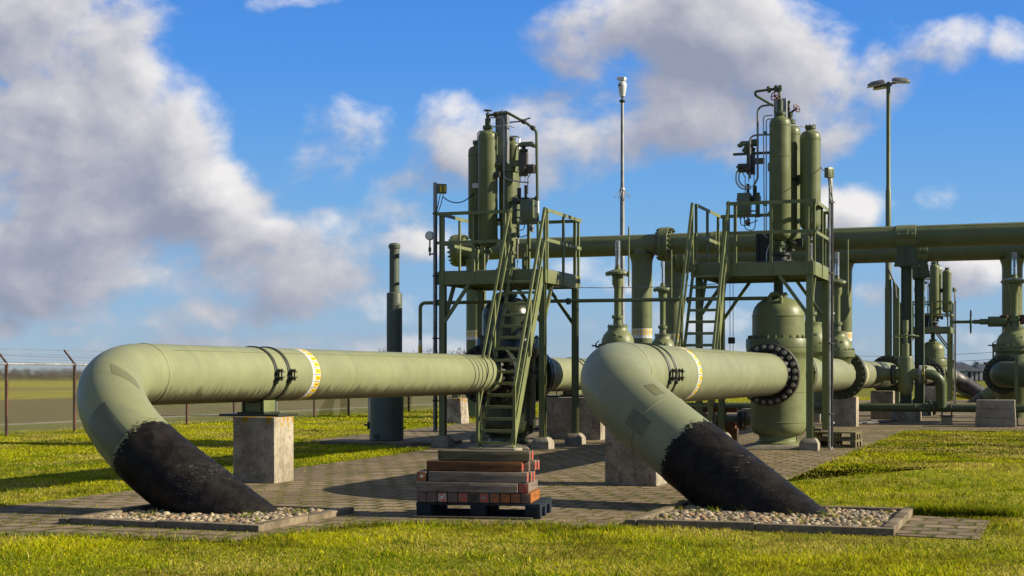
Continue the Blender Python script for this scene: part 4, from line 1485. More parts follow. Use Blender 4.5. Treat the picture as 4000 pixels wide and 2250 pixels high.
P2 = (-6.20, -4.02, 27.10, 29.25)
plat1 = platform('olive steel platform on columns straight over the dark valve', P1[0], P1[1], P1[2], P1[3], DECK1, 'right', -9.05, .62, STEELG)
plat2 = platform('olive steel platform over the right pipe, above the olive domed valve', P2[0], P2[1], P2[2], P2[3], DECK2, 'left', -5.90, .62, STEELG)
stair1 = stair('steep steel stair in full view behind the stack of timber beams', -9.05, P1[2] - .03, DECK1, .12, 1.62, .62, 15, STEELG)
stair2 = stair('steep steel stair whose foot is hidden behind the right pale green pipe', -5.90, P2[2] - .03, DECK2, .12, 1.62, .62, 15, STEELG)
def slab(label, s, t, w, d, h, m=None):
    mb = MB()
    mb.b2(-w / 2, w / 2, -d / 2, d / 2, .012, h)
    o = mb.build('stair_base', m or CONC3, None, bevel=.01)
    put(o, s, t)
    return tag(o, label, 'plinth')
slab('thin concrete slab under the foot of the steel stair behind the beams', -9.05, P1[2] - 1.70, .86, .40, .107)
slab('thin concrete slab under the hidden stair foot behind the right pipe', -5.90, P2[2] - 1.70, .86, .40, .107)
for (P_, who) in ((P1, 'platform above the dark valve'), (P2, 'platform above the olive domed valve')):
    for x, y, nm in ((P_[0] + .07, P_[2] + .07, 'front left'), (P_[1] - .07, P_[2] + .07, 'front right'), (P_[1] - .07, P_[3] - .07, 'back right'), (P_[0] + .07, P_[3] - .07, 'back left')):
        footing('concrete footing under the %s column of the %s' % (nm, who), x, y)

# cable masts with a junction box
def cable_mast(label, s, t, z0, z1, boxside, sheath=True, group=None, m=None, rz=None):
    th = thing('cable_mast', label, 'cable mast', s, t, 0, None, rz)
    m = m or GALV
    mb = MB()
    mb.b2(-.035, .035, -.02, -.014, z0, z1)
    mb.b2(-.035, -.029, -.02, .02, z0, z1)
    mb.b2(.029, .035, -.02, .02, z0, z1)
    mb.build('mast_channel', m, th, bevel=.002)
    mb = MB()
    mb.box((boxside * .11, -.06, z1 - .12), (.16, .10, .18))
    o = mb.build('junction_box', BOXG, th, bevel=.008)
    mb = MB()
    for k in (-.04, .04):
        mb.box((boxside * .11 + k, -.112, z1 - .12), (.04, .004, .12))
    mb.build('box_label', YELLOW if boxside > 0 else GREEND, o)
    tubes(th, 'cable', RUBBER, .008, [(boxside * .08, -.06, z1 - .22), (boxside * .04, -.05, z1 - .42), (.0, -.04, z1 - .6), (.0, -.035, z0 + .05)],
          [(boxside * .14, -.06, z1 - .22), (boxside * .10, -.05, z1 - .40), (.018, -.04, z1 - .62), (.018, -.035, z0 + .05)], rad=.1)
    mb = MB()
    for k in range(4):
        z = z0 + (z1 - z0) * (k + .5) / 4
        mb.b2(-.06, .06, -.05, .0, z - .012, z + .012)
    mb.build('pipe_strap', NUTD, th)
    return th
mast1 = cable_mast('short grey cable mast with a junction box at the left corner of the first platform', P1[0] - .05, P1[2] - .02, .30, 5.0, 1, rz=R(25))
mast2 = cable_mast('tall bright galvanised cable mast beside the right platform', P2[1] + .28, P2[2] + .25, .02, 5.15, -1, rz=R(38))
mb = MB()
mb.cyl((.10, .1, .02), (.10, .1, 2.7), .035, n=14)
for z in (.5, 1.6, 2.5):
    mb.b2(.02, .18, .055, .06, z - .015, z + .015)
o = mb.build('conduit_pipe', GALV, mast2)
# a hanging cable between mast and tank
def cable(name, label, pts, r, m=RUBBER, cat='cable', sag=0.0):
    a, b = Vector(pts[0]), Vector(pts[-1])
    path = []
    for k in range(25):
        f = k / 24
        p = a.lerp(b, f)
        p.z -= sag * 4 * f * (1 - f)
        path.append(p)
    mb = MB()
    mb.tube(path, r, 6)
    o = mb.build(name, m, None, tuple(a))
    put(o, a.x, a.y, a.z)
    return tag(o, label, cat)
cable('cable', 'thin black cable sagging from the junction box to the gas tanks of the first platform', [(P1[0] + .12, P1[2] - .05, 4.72), (L1S - .62, V1T - .10, 4.85)], .010, sag=.16)
cable('cable', 'thin cable from the right tank to the tall galvanised mast', [(L2S + .78, V2T + .05, 5.25), (P2[1] + .24, P2[2] + .25, 5.15)], .008, sag=.06)
cable('steel_wire', 'thin steel wire strung between the two platforms', [(P1[1] + .0, P1[2] + .5, 3.02), (P2[0] + .5, P2[2] + .8, 3.12)], .007, GALVD, 'wire', .05)
# pressure gauge on the left corner
th = thing('pressure_gauge', 'round pressure gauge at the left end of the first platform', 'gauge', P1[0] - .16, P1[2] - .02, 3.62)
mb = MB(); mb.cyl((0, -.03, .38), (0, .03, .38), .085, n=24); mb.build('gauge_case', GALV, th)
mb = MB(); mb.cyl((0, -.034, .38), (0, -.031, .38), .072, n=24); mb.build('gauge_dial', WHITE, th)
mb = MB(); mb.cyl((0, 0, .0), (0, 0, .30), .016, n=8); mb.cyl((0, 0, .08), (0, 0, .16), .03, n=8); mb.b2(.0, .14, -.01, .01, .02, .05); mb.build('gauge_stem', NUTD, th)
# chain hoist under platform two
th = thing('chain_hoist', 'chain hoist hanging on two thin chains left of the olive domed valve', 'hoist', -5.62, P2[2] + .55, 0)
mb = MB()
for x in (-.03, .03):
    mb.cyl((x, 0, 1.55), (x, 0, 3.18), .006, n=6)
    for k in range(12):
        mb.box((x, 0, 1.5 - k * .045), (.022, .022, .03))
mb.build('chain', BLACKM, th)
mb = MB(); mb.box((0, 0, 2.02), (.12, .08, .12)); mb.cyl((0, -.06, 2.02), (0, .06, 2.02), .05, n=12); mb.build('hoist_block', TARN, th, bevel=.01)

# ---------------------------------------------------------------- line one and two beyond the valves
def run_pipe(name, label, s, ta, tb, D, m, group='pipelines', z=EYE, cat='pipeline'):
    th = thing(name, label, cat, s, ta, 0, group)
    mb = MB()
    n = 9
    mb.tube([(0, (tb - ta) * k / n, z) for k in range(n + 1)], D / 2, 72)
    mb.build('pipe_body', m, th, smooth=60)
    return th
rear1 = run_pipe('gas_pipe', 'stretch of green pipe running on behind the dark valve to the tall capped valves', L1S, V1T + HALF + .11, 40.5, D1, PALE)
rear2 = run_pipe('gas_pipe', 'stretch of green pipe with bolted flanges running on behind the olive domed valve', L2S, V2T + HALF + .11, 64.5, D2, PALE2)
for t, nm in ((36.9, 1), (48.3, 2)):
    for e in (-.07, .07):
        flange(rear2, (0, t + e - (V2T + HALF + .11), EYE), (0, math.copysign(1, e), 0), .61, .13, .55, 24, NUTG, FLANGEG, 'pipe_flange', .034, .07, both=False)
for t in (39.3,):
    tt = t - (V2T + HALF + .11)
    mb = MB()
    tapeband(mb, frames([(0, tt, EYE), (0, tt + .2, EYE)]), 0, 1, D2 / 2, 30)
    mb.build('marking_tape', [WHITE, YELLOW, INK], rear2)
for k in range(4):
    tt = 41.5 + .9 * k - (V2T + HALF + .11)
    mb = MB()
    mb.shell(frames([(0, tt, EYE), (0, tt + .06, EYE)]), 0, 1, 0, 2 * PI, D2 / 2 + .012, 64)
    mb.build('strap', CLAMP, rear2)
# the blocks that carry them
b1 = t_at(2190, L1S)
block('wide concrete block carrying the left pipe behind the stair', L1S + .12, 30.15, 1.30, .62, 0.90, CONC2)
clamp_support('steel saddle plate on the wide concrete block behind the stair', L1S, 30.3, 0.90, r1, 0.34, 1.3)
s, t = G(1757, 1657)
block('whitewashed tapered concrete block with flaking paint at the grass edge', s, t + .4, .62, .62, .72, CONCW, taper=.86)
mb = MB(); mb.b2(-.16, .16, -.12, .12, 0, .03); mb.b2(-.1, .1, -.02, .02, .031, .12); o = mb.build('anchor_plate', GREEN, None, bevel=.003); put(o, s, t + .4, .721); tag(o, 'small steel anchor plate on the whitewashed block', 'anchor plate')
s, t = G(3298, 1668)
block('square grey concrete block in front of the low dark pipe right of the mast', s, t + .28, .62, .55, .80, CONC)
s, t = G(3443, 1640)
block('grey concrete block under the flanged end of the right pipe', s, t + .4, .68, .5, .88, CONC2)
s, t = G(3527, 1647)
block('low concrete block under the low dark pipe', s, t + .25, .72, .5, .36, CONC)
s, t = G(3165, 1652)
block('small low concrete kerb block beside the right platform column', s, t + .2, .55, .35, .26, CONC3)
s, t = G(2930, 1655)
block('low concrete block seen under the right pale pipe', s, t + .2, .5, .4, .42, CONC3)
s, t = G(3888, 1670)
slabs = thing('slab_pile', 'pile of three stacked concrete slabs at the far right edge of the paving', 'concrete slabs', s, t + .3, 0)
for k in range(3):
    mb = MB()
    mb.b2(-.48 - .012 * (2 - k), .48 + .012 * (2 - k), -.28, .28, .012 + k * .236, .244 + k * .236)
    mb.build('slab', CONC3, slabs, bevel=.015)

# ---------------------------------------------------------------- tall capped valves on the two lines and at the right edge
def capped_valve(label, s, t, kxy=1.0, kz=1.0, wheel=False):
    th = thing('capped_valve', label, 'valve', s, t, 0.0, 'round valves with tall capped spindles')
    def S(pr):
        return [(r * kxy, z * kz) for r, z in pr]
    mb = MB()
    mb.lathe(S([(.28, .12), (.30, .35), (.40, .70), (.44, 1.0), (.44, 1.75), (.40, 1.86), (.47, 1.90), (.47, 2.0)] if wheel else [(.28, 1.42), (.31, 1.62), (.38, 1.84), (.47, 1.90), (.47, 2.0)]), n=40)
    mb.build('valve_body', GREEN, th, smooth=50)
    mb = MB()
    mb.lathe(S([(.475, 2.0), (.475, 2.06), (.39, 2.061), (.395, 2.10), (.375, 2.22), (.33, 2.32), (.26, 2.40), (.235, 2.43), (.235, 2.50)]), n=40)
    o = mb.build('globe_bonnet', GREENL, th, smooth=40)
    bolts(o, (0, 0, 2.06 * kz), (0, 0, 1), .435 * kxy, 20, .022 * kxy, .05, NUTG)
    mb = MB()
    ring = [(.07, -.34 * kxy, 2.16 * kz)] + [(.07 * math.cos(a), -.32 * kxy, 2.27 * kz + .06 * math.sin(a)) for a in np.linspace(0, PI, 9)] + [(-.07, -.34 * kxy, 2.16 * kz)]
    mb.tube(ring, .024, 8)
    mb.build('lifting_eye', GREENL, th)
    mb = MB()
    mb.lathe(S([(.245, 2.5005), (.245, 2.54), (.11, 2.541), (.10, 2.70), (.14, 2.701), (.14, 2.735)]), n=32)
    o = mb.build('neck_flange', GREEN, th)
    bolts(o, (0, 0, 2.54 * kz), (0, 0, 1), .215 * kxy, 12, .016, .03, NUTG)
    mb = MB()
    mb.lathe(S([(.14, 2.7355), (.14, 2.77), (.085, 2.775), (.085, 3.42), (.13, 3.52), (.132, 3.72)]), n=32)
    o = mb.build('spindle_tube', GREENL, th)
    bolts(o, (0, 0, 2.77 * kz), (0, 0, 1), .118 * kxy, 10, .012, .025, NUTG)
    mb = MB()
    mb.lathe(S([(.15, 3.7205), (.29, 3.74), (.295, 3.77), (.285, 3.80), (.16, 3.845), (.07, 3.875), (.06, 3.95), (.045, 3.96)]), n=40)
    cap = mb.build('spindle_cap', TARN if False else GREEN, th, smooth=30)
    bolts(cap, (0, 0, 3.735 * kz), (0, 0, -1), .265 * kxy, 16, .012, .03, NUTG)
    mb = MB()
    mb.lathe(S([(.058, 3.961), (.058, 4.54), (.045, 4.545)]), n=24)
    mb.build('sight_tube', CLEAR, th)
    mb = MB()
    mb.cyl((0, 0, 3.965 * kz), (0, 0, 4.40 * kz), .018 * kxy, n=10)
    mb.build('spindle', NUTD, th)
    mb = MB()
    mb.cyl((.30 * kxy, -.10, 3.45 * kz), (.30 * kxy, -.10, 4.85 * kz), .020, n=8)
    mb.b2(.24 * kxy, .31 * kxy, -.11, -.09, 3.68 * kz, 3.72 * kz)
    mb.build('vent_rod', GREENL, th)
    mb = MB()
    mb.tube([(-.38 * kxy, -.2, 2.0 * kz), (-.46 * kxy, -.24, 2.06 * kz), (-.56 * kxy, -.24, 2.06 * kz)], .02, 8)
    mb.cyl((-.46 * kxy, -.24, 2.0 * kz), (-.46 * kxy, -.24, 2.12 * kz), .018, n=8)
    mb.cyl((-.46 * kxy, -.24, 2.12 * kz), (-.38 * kxy, -.24, 2.18 * kz), .012, n=8)
    mb.build('bleed_valve', BLACKM, th)
    mb = MB()
    mb.box((.17 * kxy, -.315 * kxy, 2.26 * kz), (.04, .02, .06), M=Matrix.Rotation(.5, 3, 'Z'))
    mb.build('arrow_plate', GREEND, th)
    if wheel:
        mb = MB()
        z = 2.70 * kz
        mb.cyl((-.2, -.05, z), (-.72, -.10, z), .15, n=24)
        mb.cyl((-.72, -.10, z), (-.95, -.12, z), .085, n=20)
        mb.cyl((-.95, -.12, z), (-1.12, -.13, z), .062, n=16)
        mb.cyl((-1.12, -.13, z), (-1.72, -.18, z), .045, n=14)
        mb.build('gear_shaft', GREEN, th)
        mb = MB()
        handwheel(mb, (-1.20, -.135, z), (1, .08, 0), .33, .022, 5)
        mb.build('handwheel', GREEND, th)
        for x in (-.26, .26):
            mb = MB()
            mb.cyl((x, -.05, 2.62 * kz), (x, -.05, 2.86 * kz), .10, n=20)
            mb.cyl((x, -.05, 2.80 * kz), (x, -.05, 2.83 * kz), .14, n=20)
            mb.cyl((x, -.05, 2.84 * kz), (x, -.05, 2.87 * kz), .14, n=20)
            mb.build('side_flange', NUTR, th)
        mb = MB()
        for x in (-.56, .56):
            mb.b2(x - .025, x + .025, -.58, -.55, 1.55 * kz, 2.04 * kz)
        mb.b2(-.585, .585, -.58, -.55, 1.98 * kz, 2.04 * kz)
        mb.build('guard_frame', GREEN, th)
    return th
capped_valve('capped round valve with a clear sight tube, just above the bend of the right pipe', L1S, 33.86)
capped_valve('smaller capped round valve left of the second stair', L1S, 38.2, .87, .96)
capped_valve('capped round valve close behind the right platform column', L2S, 31.95, 1.0, .98)
capped_valve('capped round valve to the right of the galvanised mast', L2S, 36.2, .9, .95)
s4, t4 = Q(3962, 43.0)
big4 = capped_valve('big capped valve with a side handwheel at the right edge of the picture', s4, t4, 1.28, 1.08, True)

# ---------------------------------------------------------------- overhead headers
def header(label, t, z, r, sa, sb, m):
    th = thing('header_pipe', label, 'overhead pipe', sa, t, 0, 'overhead header pipes')
    n = 12
    mb = MB()
    mb.tube([((sb - sa) * k / n, 0, z) for k in range(n + 1)], r, 72)
    mb.build('pipe_body', m, th, smooth=60)
    return th
H1T, H2T, HZ, HR = 45.36, 51.5, 5.46, .33
hd1 = header('front overhead green pipe crossing the whole yard from the first platform', H1T, HZ, HR, -18.3, 9.0, GREEN)
hd2 = header('rear overhead green pipe running parallel behind the front one', H2T, HZ + .03, HR, -12.55, 9.0, GREEN)
def leg_on(hd, x, z, tape=True):
    mb = MB()
    mb.cyl((x, 0, 0), (x, 0, z), HR * .985, n=56)
    # swept saddle where the leg meets the header
    mb.lathe([(HR * .985, z - HR - .30), (HR * 1.01, z - HR - .20), (HR * 1.10, z - HR - .08), (HR * 1.25, z - HR + .02)], (x, 0, 0), n=56, caps=False)
    lg = mb.build('riser_leg', hd.children[0].data.materials[0] if hd.children else GREENL, hd, smooth=50)
    if tape:
        mb = MB()
        f = frames([(x, 0, 2.52), (x, 0, 2.82)], Vector((0, -1, 0)))
        tapeband(mb, f, 0, 1, HR * .985, 20, pitch_fill=.55)
        mb.build('marking_tape', [WHITE, YELLOW, INK], lg)
for s in (-17.67, -12.07, -6.43):
    leg_on(hd1, s + 18.3, HZ)
for s in (-12.55, -6.65, -1.15):
    leg_on(hd2, s + 12.55, HZ + .03)
for hd, s0, xs in ((hd1, -18.3, (-18.25, -11.3)), (hd2, -12.55, (-12.2,))):
    for x in xs:
        for e in (-.08, .08):
            flange(hd, (x - s0 + e, 0, HZ + (.03 if hd is hd2 else 0)), (math.copysign(1, e), 0, 0), .53, .15, .47, 20, NUTG, GREEN, 'pipe_flange', .042, .10, both=False)
mb = MB(); mb.tube([(0, -HR * .62, HZ + HR * .79), (13, -HR * .62, HZ + HR * .79), (27, -HR * .62, HZ + HR * .79)], .008, 5); mb.build('weld_seam', GREEND, hd1)
# longitudinal seams and clamp collars with brackets on I-columns
def header_support(label, hd, s0, s, t, z, blk):
    th = thing('pipe_column', label, 'column', s, t, 0, 'columns under the overhead pipes')
    zc = z - HR - .55
    mb = MB()
    mb.ibeam((0, 0, .42), (0, 0, zc - .02), .30, .30, .016, (1, 0, 0))
    mb.b2(-.20, .20, -.19, .19, zc - .02, zc + .01)
    mb.b2(-.22, .22, -.22, .22, .40, .42)
    for k in (-1, 1):
        mb.add([(k * .16, -.008, .42), (k * .30, -.008, .42), (k * .16, -.008, .62), (k * .16, .008, .42), (k * .30, .008, .42), (k * .16, .008, .62)],
               [(0, 1, 2), (5, 4, 3), (0, 3, 4, 1), (1, 4, 5, 2), (2, 5, 3, 0)])
    mb.build('column', GREEND, th)
    mb = MB()
    zb = z - HR - .52
    zt = z - HR + .12
    w0, w1 = .34, .22
    for y in (-.20, .20):
        mb.add([(-w0, y - .01, zb), (w0, y - .01, zb), (w1, y - .01, zt), (-w1, y - .01, zt), (-w0, y + .01, zb), (w0, y + .01, zb), (w1, y + .01, zt), (-w1, y + .01, zt)],
               [(0, 1, 2, 3), (7, 6, 5, 4), (0, 4, 5, 1), (1, 5, 6, 2), (2, 6, 7, 3), (3, 7, 4, 0)])
    mb.b2(-.008, .008, -.24, .24, zb, zt + .2)
    mb.b2(-.36, .36, -.26, .26, zb - .015, zb)
    mb.b2(-.08, .08, -.06, .06, zc + .0105, zb - .0155)
    mb.build('saddle_bracket', GREEND, th)
    mb = MB()
    mb.shell(frames([(-.28, 0, z), (.28, 0, z)]), 0, 1, 0, 2 * PI, HR + .022, 56)
    for x in (-.28, .28):
        mb.tube([(x, (HR + .012) * math.cos(a), z + (HR + .012) * math.sin(a)) for a in np.linspace(0, 2 * PI, 57)], .011, 5)
    mb.b2(-.29, .29, -HR - .12, -HR - .015, z + .01, z + .035)
    mb.b2(-.29, .29, -HR - .12, -HR - .015, z - .035, z - .01)
    for x in (-.2, .2):
        mb.cyl((x, -HR - .08, z - .06), (x, -HR - .08, z + .08), .02, n=8)
    mb.add([(0.04, -HR - .02, z + .04), (0.04, -HR - .11, z + .04), (0.04, -HR * .78, z + .30), (.06, -HR - .02, z + .04), (.06, -HR - .11, z + .04), (.06, -HR * .78, z + .30)],
           [(0, 1, 2), (5, 4, 3), (0, 3, 4, 1), (1, 4, 5, 2), (2, 5, 3, 0)])
    mb.build('clamp_collar', GREENL, th)
    block(blk, s, t, .8, .7, .398, CONC)
sA, tA = -3.98, H1T
header_support('dark green steel column carrying the front overhead pipe', hd1, -18.3, sA, H1T, HZ, 'concrete pad under the column of the front overhead pipe')
header_support('dark green steel column carrying the rear overhead pipe', hd2, -12.55, -4.1, H2T, HZ + .03, 'concrete pad under the column of the rear overhead pipe')
# collar seen behind platform two
mb = MB()
x = Q(2790, 45.4)[0] + 18.3
mb.shell(frames([(x - .2, 0, HZ), (x + .2, 0, HZ)]), 0, 1, 0, 2 * PI, HR + .022, 56)
mb.b2(x - .02, x + .02, -HR - .1, -HR - .01, HZ - .2, HZ + .3)
mb.build('clamp_collar', GREENL, hd1)

# ---------------------------------------------------------------- thin bridging line from the vent stack to the olive valve
zs = 2.79
thl = thing('vent_line', 'long thin green line at head height from the vent stack to the olive valve', 'pipe', -11.62, 26.9, 0)
path = fillet([(-.42, .0, 1.66), (-.04, .0, 1.66), (-.04, 0, zs), (6.7, .9, zs + .02)], .10, 6)
mb = MB(); mb.tube(path, .036, 12); mb.build('pipe_body', GREENL, thl)
mb = MB(); mb.cyl((-.04, 0, 1.78), (-.04, 0, 2.06), .039, n=14); mb.build('marking_sleeve', WHITE, thl)
mb = MB(); mb.cyl((-.04, 0, 1.80), (-.04, 0, 1.95), .041, n=14); mb.build('marking_tag', YELLOW, thl)
mb = MB()
for x in (.35, 2.9, 5.2):
    y = .9 * (x + .04) / 6.74
    mb.b2(x - .03, x + .03, y - .06, y + .05, zs - .06, zs + .06)
mb.build('pipe_strap', GREEND, thl)

# ---------------------------------------------------------------- vent stack
s, t = G(1510, 1738)
s -= .16
ven = thing('vent_stack', 'tall stepped blue-green vent stack with a round cap, left of the first platform', 'vent stack', s, t + .35, 0)
mb = MB()
mb.lathe([(.33, .0), (.345, .02), (.335, .03), (.335, 1.42), (.31, 1.50), (.20, 1.53)], n=48)
mb.b2(.30, .345, -.05, .05, .05, 1.38)
dr = mb.build('drum', VENTG, ven)
mb = MB(); mb.b2(-.10, -.02, -.37, -.32, .06, .12); mb.cyl((.34, -.05, .22), (.46, -.1, .27), .014, n=8); mb.build('drain_fitting', BLACKM, dr)
mb = MB(); mb.cyl((-.37, -.05, .35), (-.37, -.05, 1.02), .014, n=8); mb.build('level_glass', WHITE, ven)
mb = MB(); mb.cyl((-.37, -.05, .22), (-.37, -.05, .36), .03, n=8); mb.b2(-.46, -.30, -.07, -.03, .28, .32); mb.build('level_valve', BLACKM, ven)
mb = MB()
mb.lathe([(.155, 1.20), (.155, 2.90), (.15, 2.915), (.12, 2.93), (.10, 2.935), (.098, 3.83)], (.17, .0, 0), n=32)
mb.lathe([(.158, 2.66), (.1575, 2.68), (.155, 2.685)], (.17, .0, 0), n=32, caps=False)
mb.build('stack_tube', VENTG, ven)
mb = MB()
mb.lathe([(.112, 3.80), (.118, 3.82), (.118, 3.865), (.09, 3.90), (.03, 3.915)], (.17, 0, 0), n=32)
mb.build('stack_cap', VENTG, ven)
mb = MB(); mb.b2(-1.15, 1.35, -.75, .55, 0, .07); o = mb.build('vent_plinth', KERB, None, bevel=.01); put(o, s + .05, t + .35, .006); tag(o, 'dark low concrete slab under the vent stack', 'slab')
ven.location.z = .076

# ---------------------------------------------------------------- bypass at the right, low dark pipe
BT = 42.0
lowp = thing('low_pipe', 'long low dark green pipe close to the ground at the right', 'pipe', -9.0, BT, 0)
mb = MB()
mb.tube([(x, 0, .47) for x in np.linspace(0, 14.5, 8)], .11, 36)
mb.build('pipe_body', GREEND, lowp)
for x in (5.9, 6.35, 5.55):
    mb = MB(); mb.lathe([(.113, -.02), (.12, -.015), (.12, .015), (.113, .02)], (x, 0, .47), (1, 0, 0), 36, caps=False); mb.build('weld_bead', GREEND, lowp)
mb = MB()
for x in (6.25, 6.5):
    mb.tube([(x, .13 * math.cos(a), .47 + .13 * math.sin(a)) for a in np.linspace(0, PI, 13)], .012, 6)
    for y in (-.13, .13):
        mb.cyl((x, y, .26), (x, y, .47), .012, n=8)
mb.b2(6.2, 6.55, -.18, .18, .24, .27)
mb.build('pipe_clip', CLAMP, lowp)
mb = MB(); mb.b2(-.14, .14, -.14, .14, .012, .238); o = mb.build('concrete_footing', CONC3, None, bevel=.012); put(o, -9 + 6.37, BT); tag(o, 'small concrete foot under the clip of the low dark pipe', 'footing')
for e in (-.05, .05):
    flange(lowp, (5.98 + e, 0, .47), (math.copysign(1, e), 0, 0), .20, .05, .165, 12, NUTR, GREEND, 'pipe_flange', .02, .03, both=False)
byp = thing('bypass_pipe', 'bypass with a reducer, an upright valve and a curved elbow in front of the columns', 'bypass', L2S, BT - .35, 0)
mb = MB()
mb.lathe([(.27, .15), (.25, .38), (.17, .58), (.17, .73)], (0, 0, EYE), (1, 0, 0), 40)
mb.build('reducer', GREEN, byp, smooth=50)
fl = []
flange(byp, (.755, 0, EYE), (1, 0, 0), .27, .05, .23, 12, NUTD, DARKFL, 'pipe_flange', .02, .04, both=False)
flange(byp, (.815, 0, EYE), (1, 0, 0), .27, .05, .23, 12, NUTG, GREEND, 'pipe_flange', .02, .04, both=False)
mb = MB()
mb.lathe([(.05, .82), (.12, .84), (.19, .94), (.205, 1.05), (.205, 1.82), (.19, 1.87), (.10, 1.88)], (1.12, 0, 0), n=40)
mb.cyl((.83, 0, EYE), (1.47, 0, EYE), .16, n=28)
mb.lathe([(.16, .20), (.15, .1), (.14, .05)], (1.12, 0, EYE), (1, 0, 0), 28, caps=False)
mb.build('plug_body', GREEN, byp, smooth=50)
mb = MB()
mb.cyl((1.12, 0, 1.881), (1.12, 0, 2.22), .095, n=24)
mb.cyl((1.12, 0, 2.22), (1.12, 0, 2.55), .055, n=20)
mb.cyl((1.12, 0, 2.55), (1.12, 0, 2.86), .075, n=20)
mb.build('spindle_tube', GREENL, byp)
mb = MB()
handwheel(mb, (1.12, 0, 2.42), (0, .05, 1), .34, .018, 4)
mb.build('handwheel', GREEN, byp)
for k, m in ((0, GALVD), (1, GREEN)):
    flange(byp, (1.51 + .09 * k, 0, EYE), (1, 0, 0), .25, .075, .21, 12, NUTR, m, 'pipe_flange', .022, .045, both=False)
mb = MB(); mb.b2(1.56, 1.61, -.26, -.252, EYE - .0, EYE + .08); mb.build('marking_tag', YELLOW, byp)
mb = MB()
mb.tube(fillet([(1.64, 0, EYE), (2.03, .05, EYE), (2.03, .30, .50)], .32, 12), .14, 36)
mb.build('elbow_pipe', GREEND, byp, smooth=60)
# elbow pipe at the far right edge with its big flange
pe = thing('elbow_pipe', 'dark green elbow pipe with a big bolted flange below the handwheel valve', 'pipe', s4 - .25, t4 - 1.6, 0)
pth = fillet([(0, 0, EYE), (0, -1.0, EYE), (3.2, -1.0, EYE)], .62, 12)
mb = MB(); mb.tube(pth, .36, 56); mb.build('pipe_body', GREEND, pe, smooth=60)
mb = MB(); mb.cyl((0, 0.06, EYE), (0, 1.3, EYE), .42, n=48); mb.build('valve_nozzle', GREEN, pe)
flange(pe, (0, 0, EYE), (0, -1, 0), .54, .11, .48, 24, NUTG, FLANGEG, 'pipe_flange', .036, .06, both=False, rim=GREEND)
s, t = G(3970, 1664)
mb = MB(); mb.ibeam((0, 0, .012), (0, 0, 1.86), .09, .09, .008); o = mb.build('steel_post', GREEN, None); put(o, s, t); tag(o, 'slim green steel post in front of the elbow pipe at the right edge', 'post')

# flanged small piping under the right pipe
sp = thing('drain_pipe', 'short dark drain pipe with bolted flanges left of the olive valve, under the pale pipe', 'pipe', *Q(2880, 31.0), 0)
mb = MB(); mb.cyl((-.75, 0, .42), (.6, 0, .42), .11, n=28); mb.cyl((-.55, 0, .42), (-.55, 0, .95), .08, n=20); mb.build('pipe_body', GREEND, sp)
for x, m in ((-.38, GREEND), (-.30, GREEND), (.05, BLACKM), (.14, BLACKM)):
    flange(sp, (x, 0, .42), (1, 0, 0), .21, .06, .17, 12, NUTR, m, 'pipe_flange', .02, .035, both=False)
# ---------------------------------------------------------------- the same train mirrored at the far end of the right line
FT = 67.4
def moved(o, ds, dt, label):
    c = dup(o)
    v = Wp(ds, dt)
    c.location = o.location + v
    c['label'] = label
    return c
DT = FT - V2T
moved(valve2, 0, DT, 'distant olive valve under the small far platform at the right')
moved(act2, 0, DT, 'distant gas tanks standing above the far platform at the right')
moved(plat2, 0, DT, 'distant steel platform seen between the overhead pipe columns')
moved(stair2, 0, DT, 'distant steel stair of the far platform at the right')
moved(mast2, -.1, DT, 'distant cable mast at the right side of the far platform')
pipe3, *_ = pipeline('far', 'distant pipe with a grey wrapped end diving into the ground at the right', L2S, FT + HALF + .1, 79.0, D2, 33.0, 8.0, 1.3, .55, PALE2, 1)
mb = MB(); mb.b2(-.4, .4, -.4, .4, .012, .85); o = mb.build('concrete_block', CONC2, None, bevel=.02); put(o, L2S + .2, FT - 1.9); tag(o, 'distant concrete block under the far platform with a yellow mark', 'concrete block')
mb = MB(); mb.b2(.32, .40, -.402, -.401, .3, .7); m_ = mb.build('painted_mark', YELLOW, o)
# the neighbouring far pipe sloping the other way
s_, t_ = Q(3990, 72)
fp = thing('sloping_pipe', 'distant green sloping pipe with a black foot behind the big handwheel valve', 'pipeline', s_, t_, 0)
a, b = Vector((0, 0, 1.55)), Vector((-2.3, -.2, -.25))
mb = MB(); mb.tube([a, a.lerp(b, .5), b], .36, 40); mb.build('pipe_body', GREEN, fp, smooth=60)
mb = MB(); mb.tube([a.lerp(b, .74), b], .37, 40); mb.build('bitumen_coating', COATG, fp, smooth=60)
mb = MB(); mb.tube([a, a + Vector((2.5, .3, .0))], .36, 40); mb.build('pipe_body', GREEN, fp, smooth=60)
# yellow and green thin pipes lying low beyond the far platform
for dx, m, nm in ((0, GREEN, 'green'), (.35, YELLOW, 'yellow')):
    s_, t_ = Q(3705, 76)
    mb = MB(); mb.tube([(0, dx, .75 - dx), (1.6, dx, .05)], .09, 14); o = mb.build('drain_pipe', m, None); put(o, s_, t_); tag(o, 'thin %s pipe sloping to the ground beyond the far platform' % nm, 'pipe')

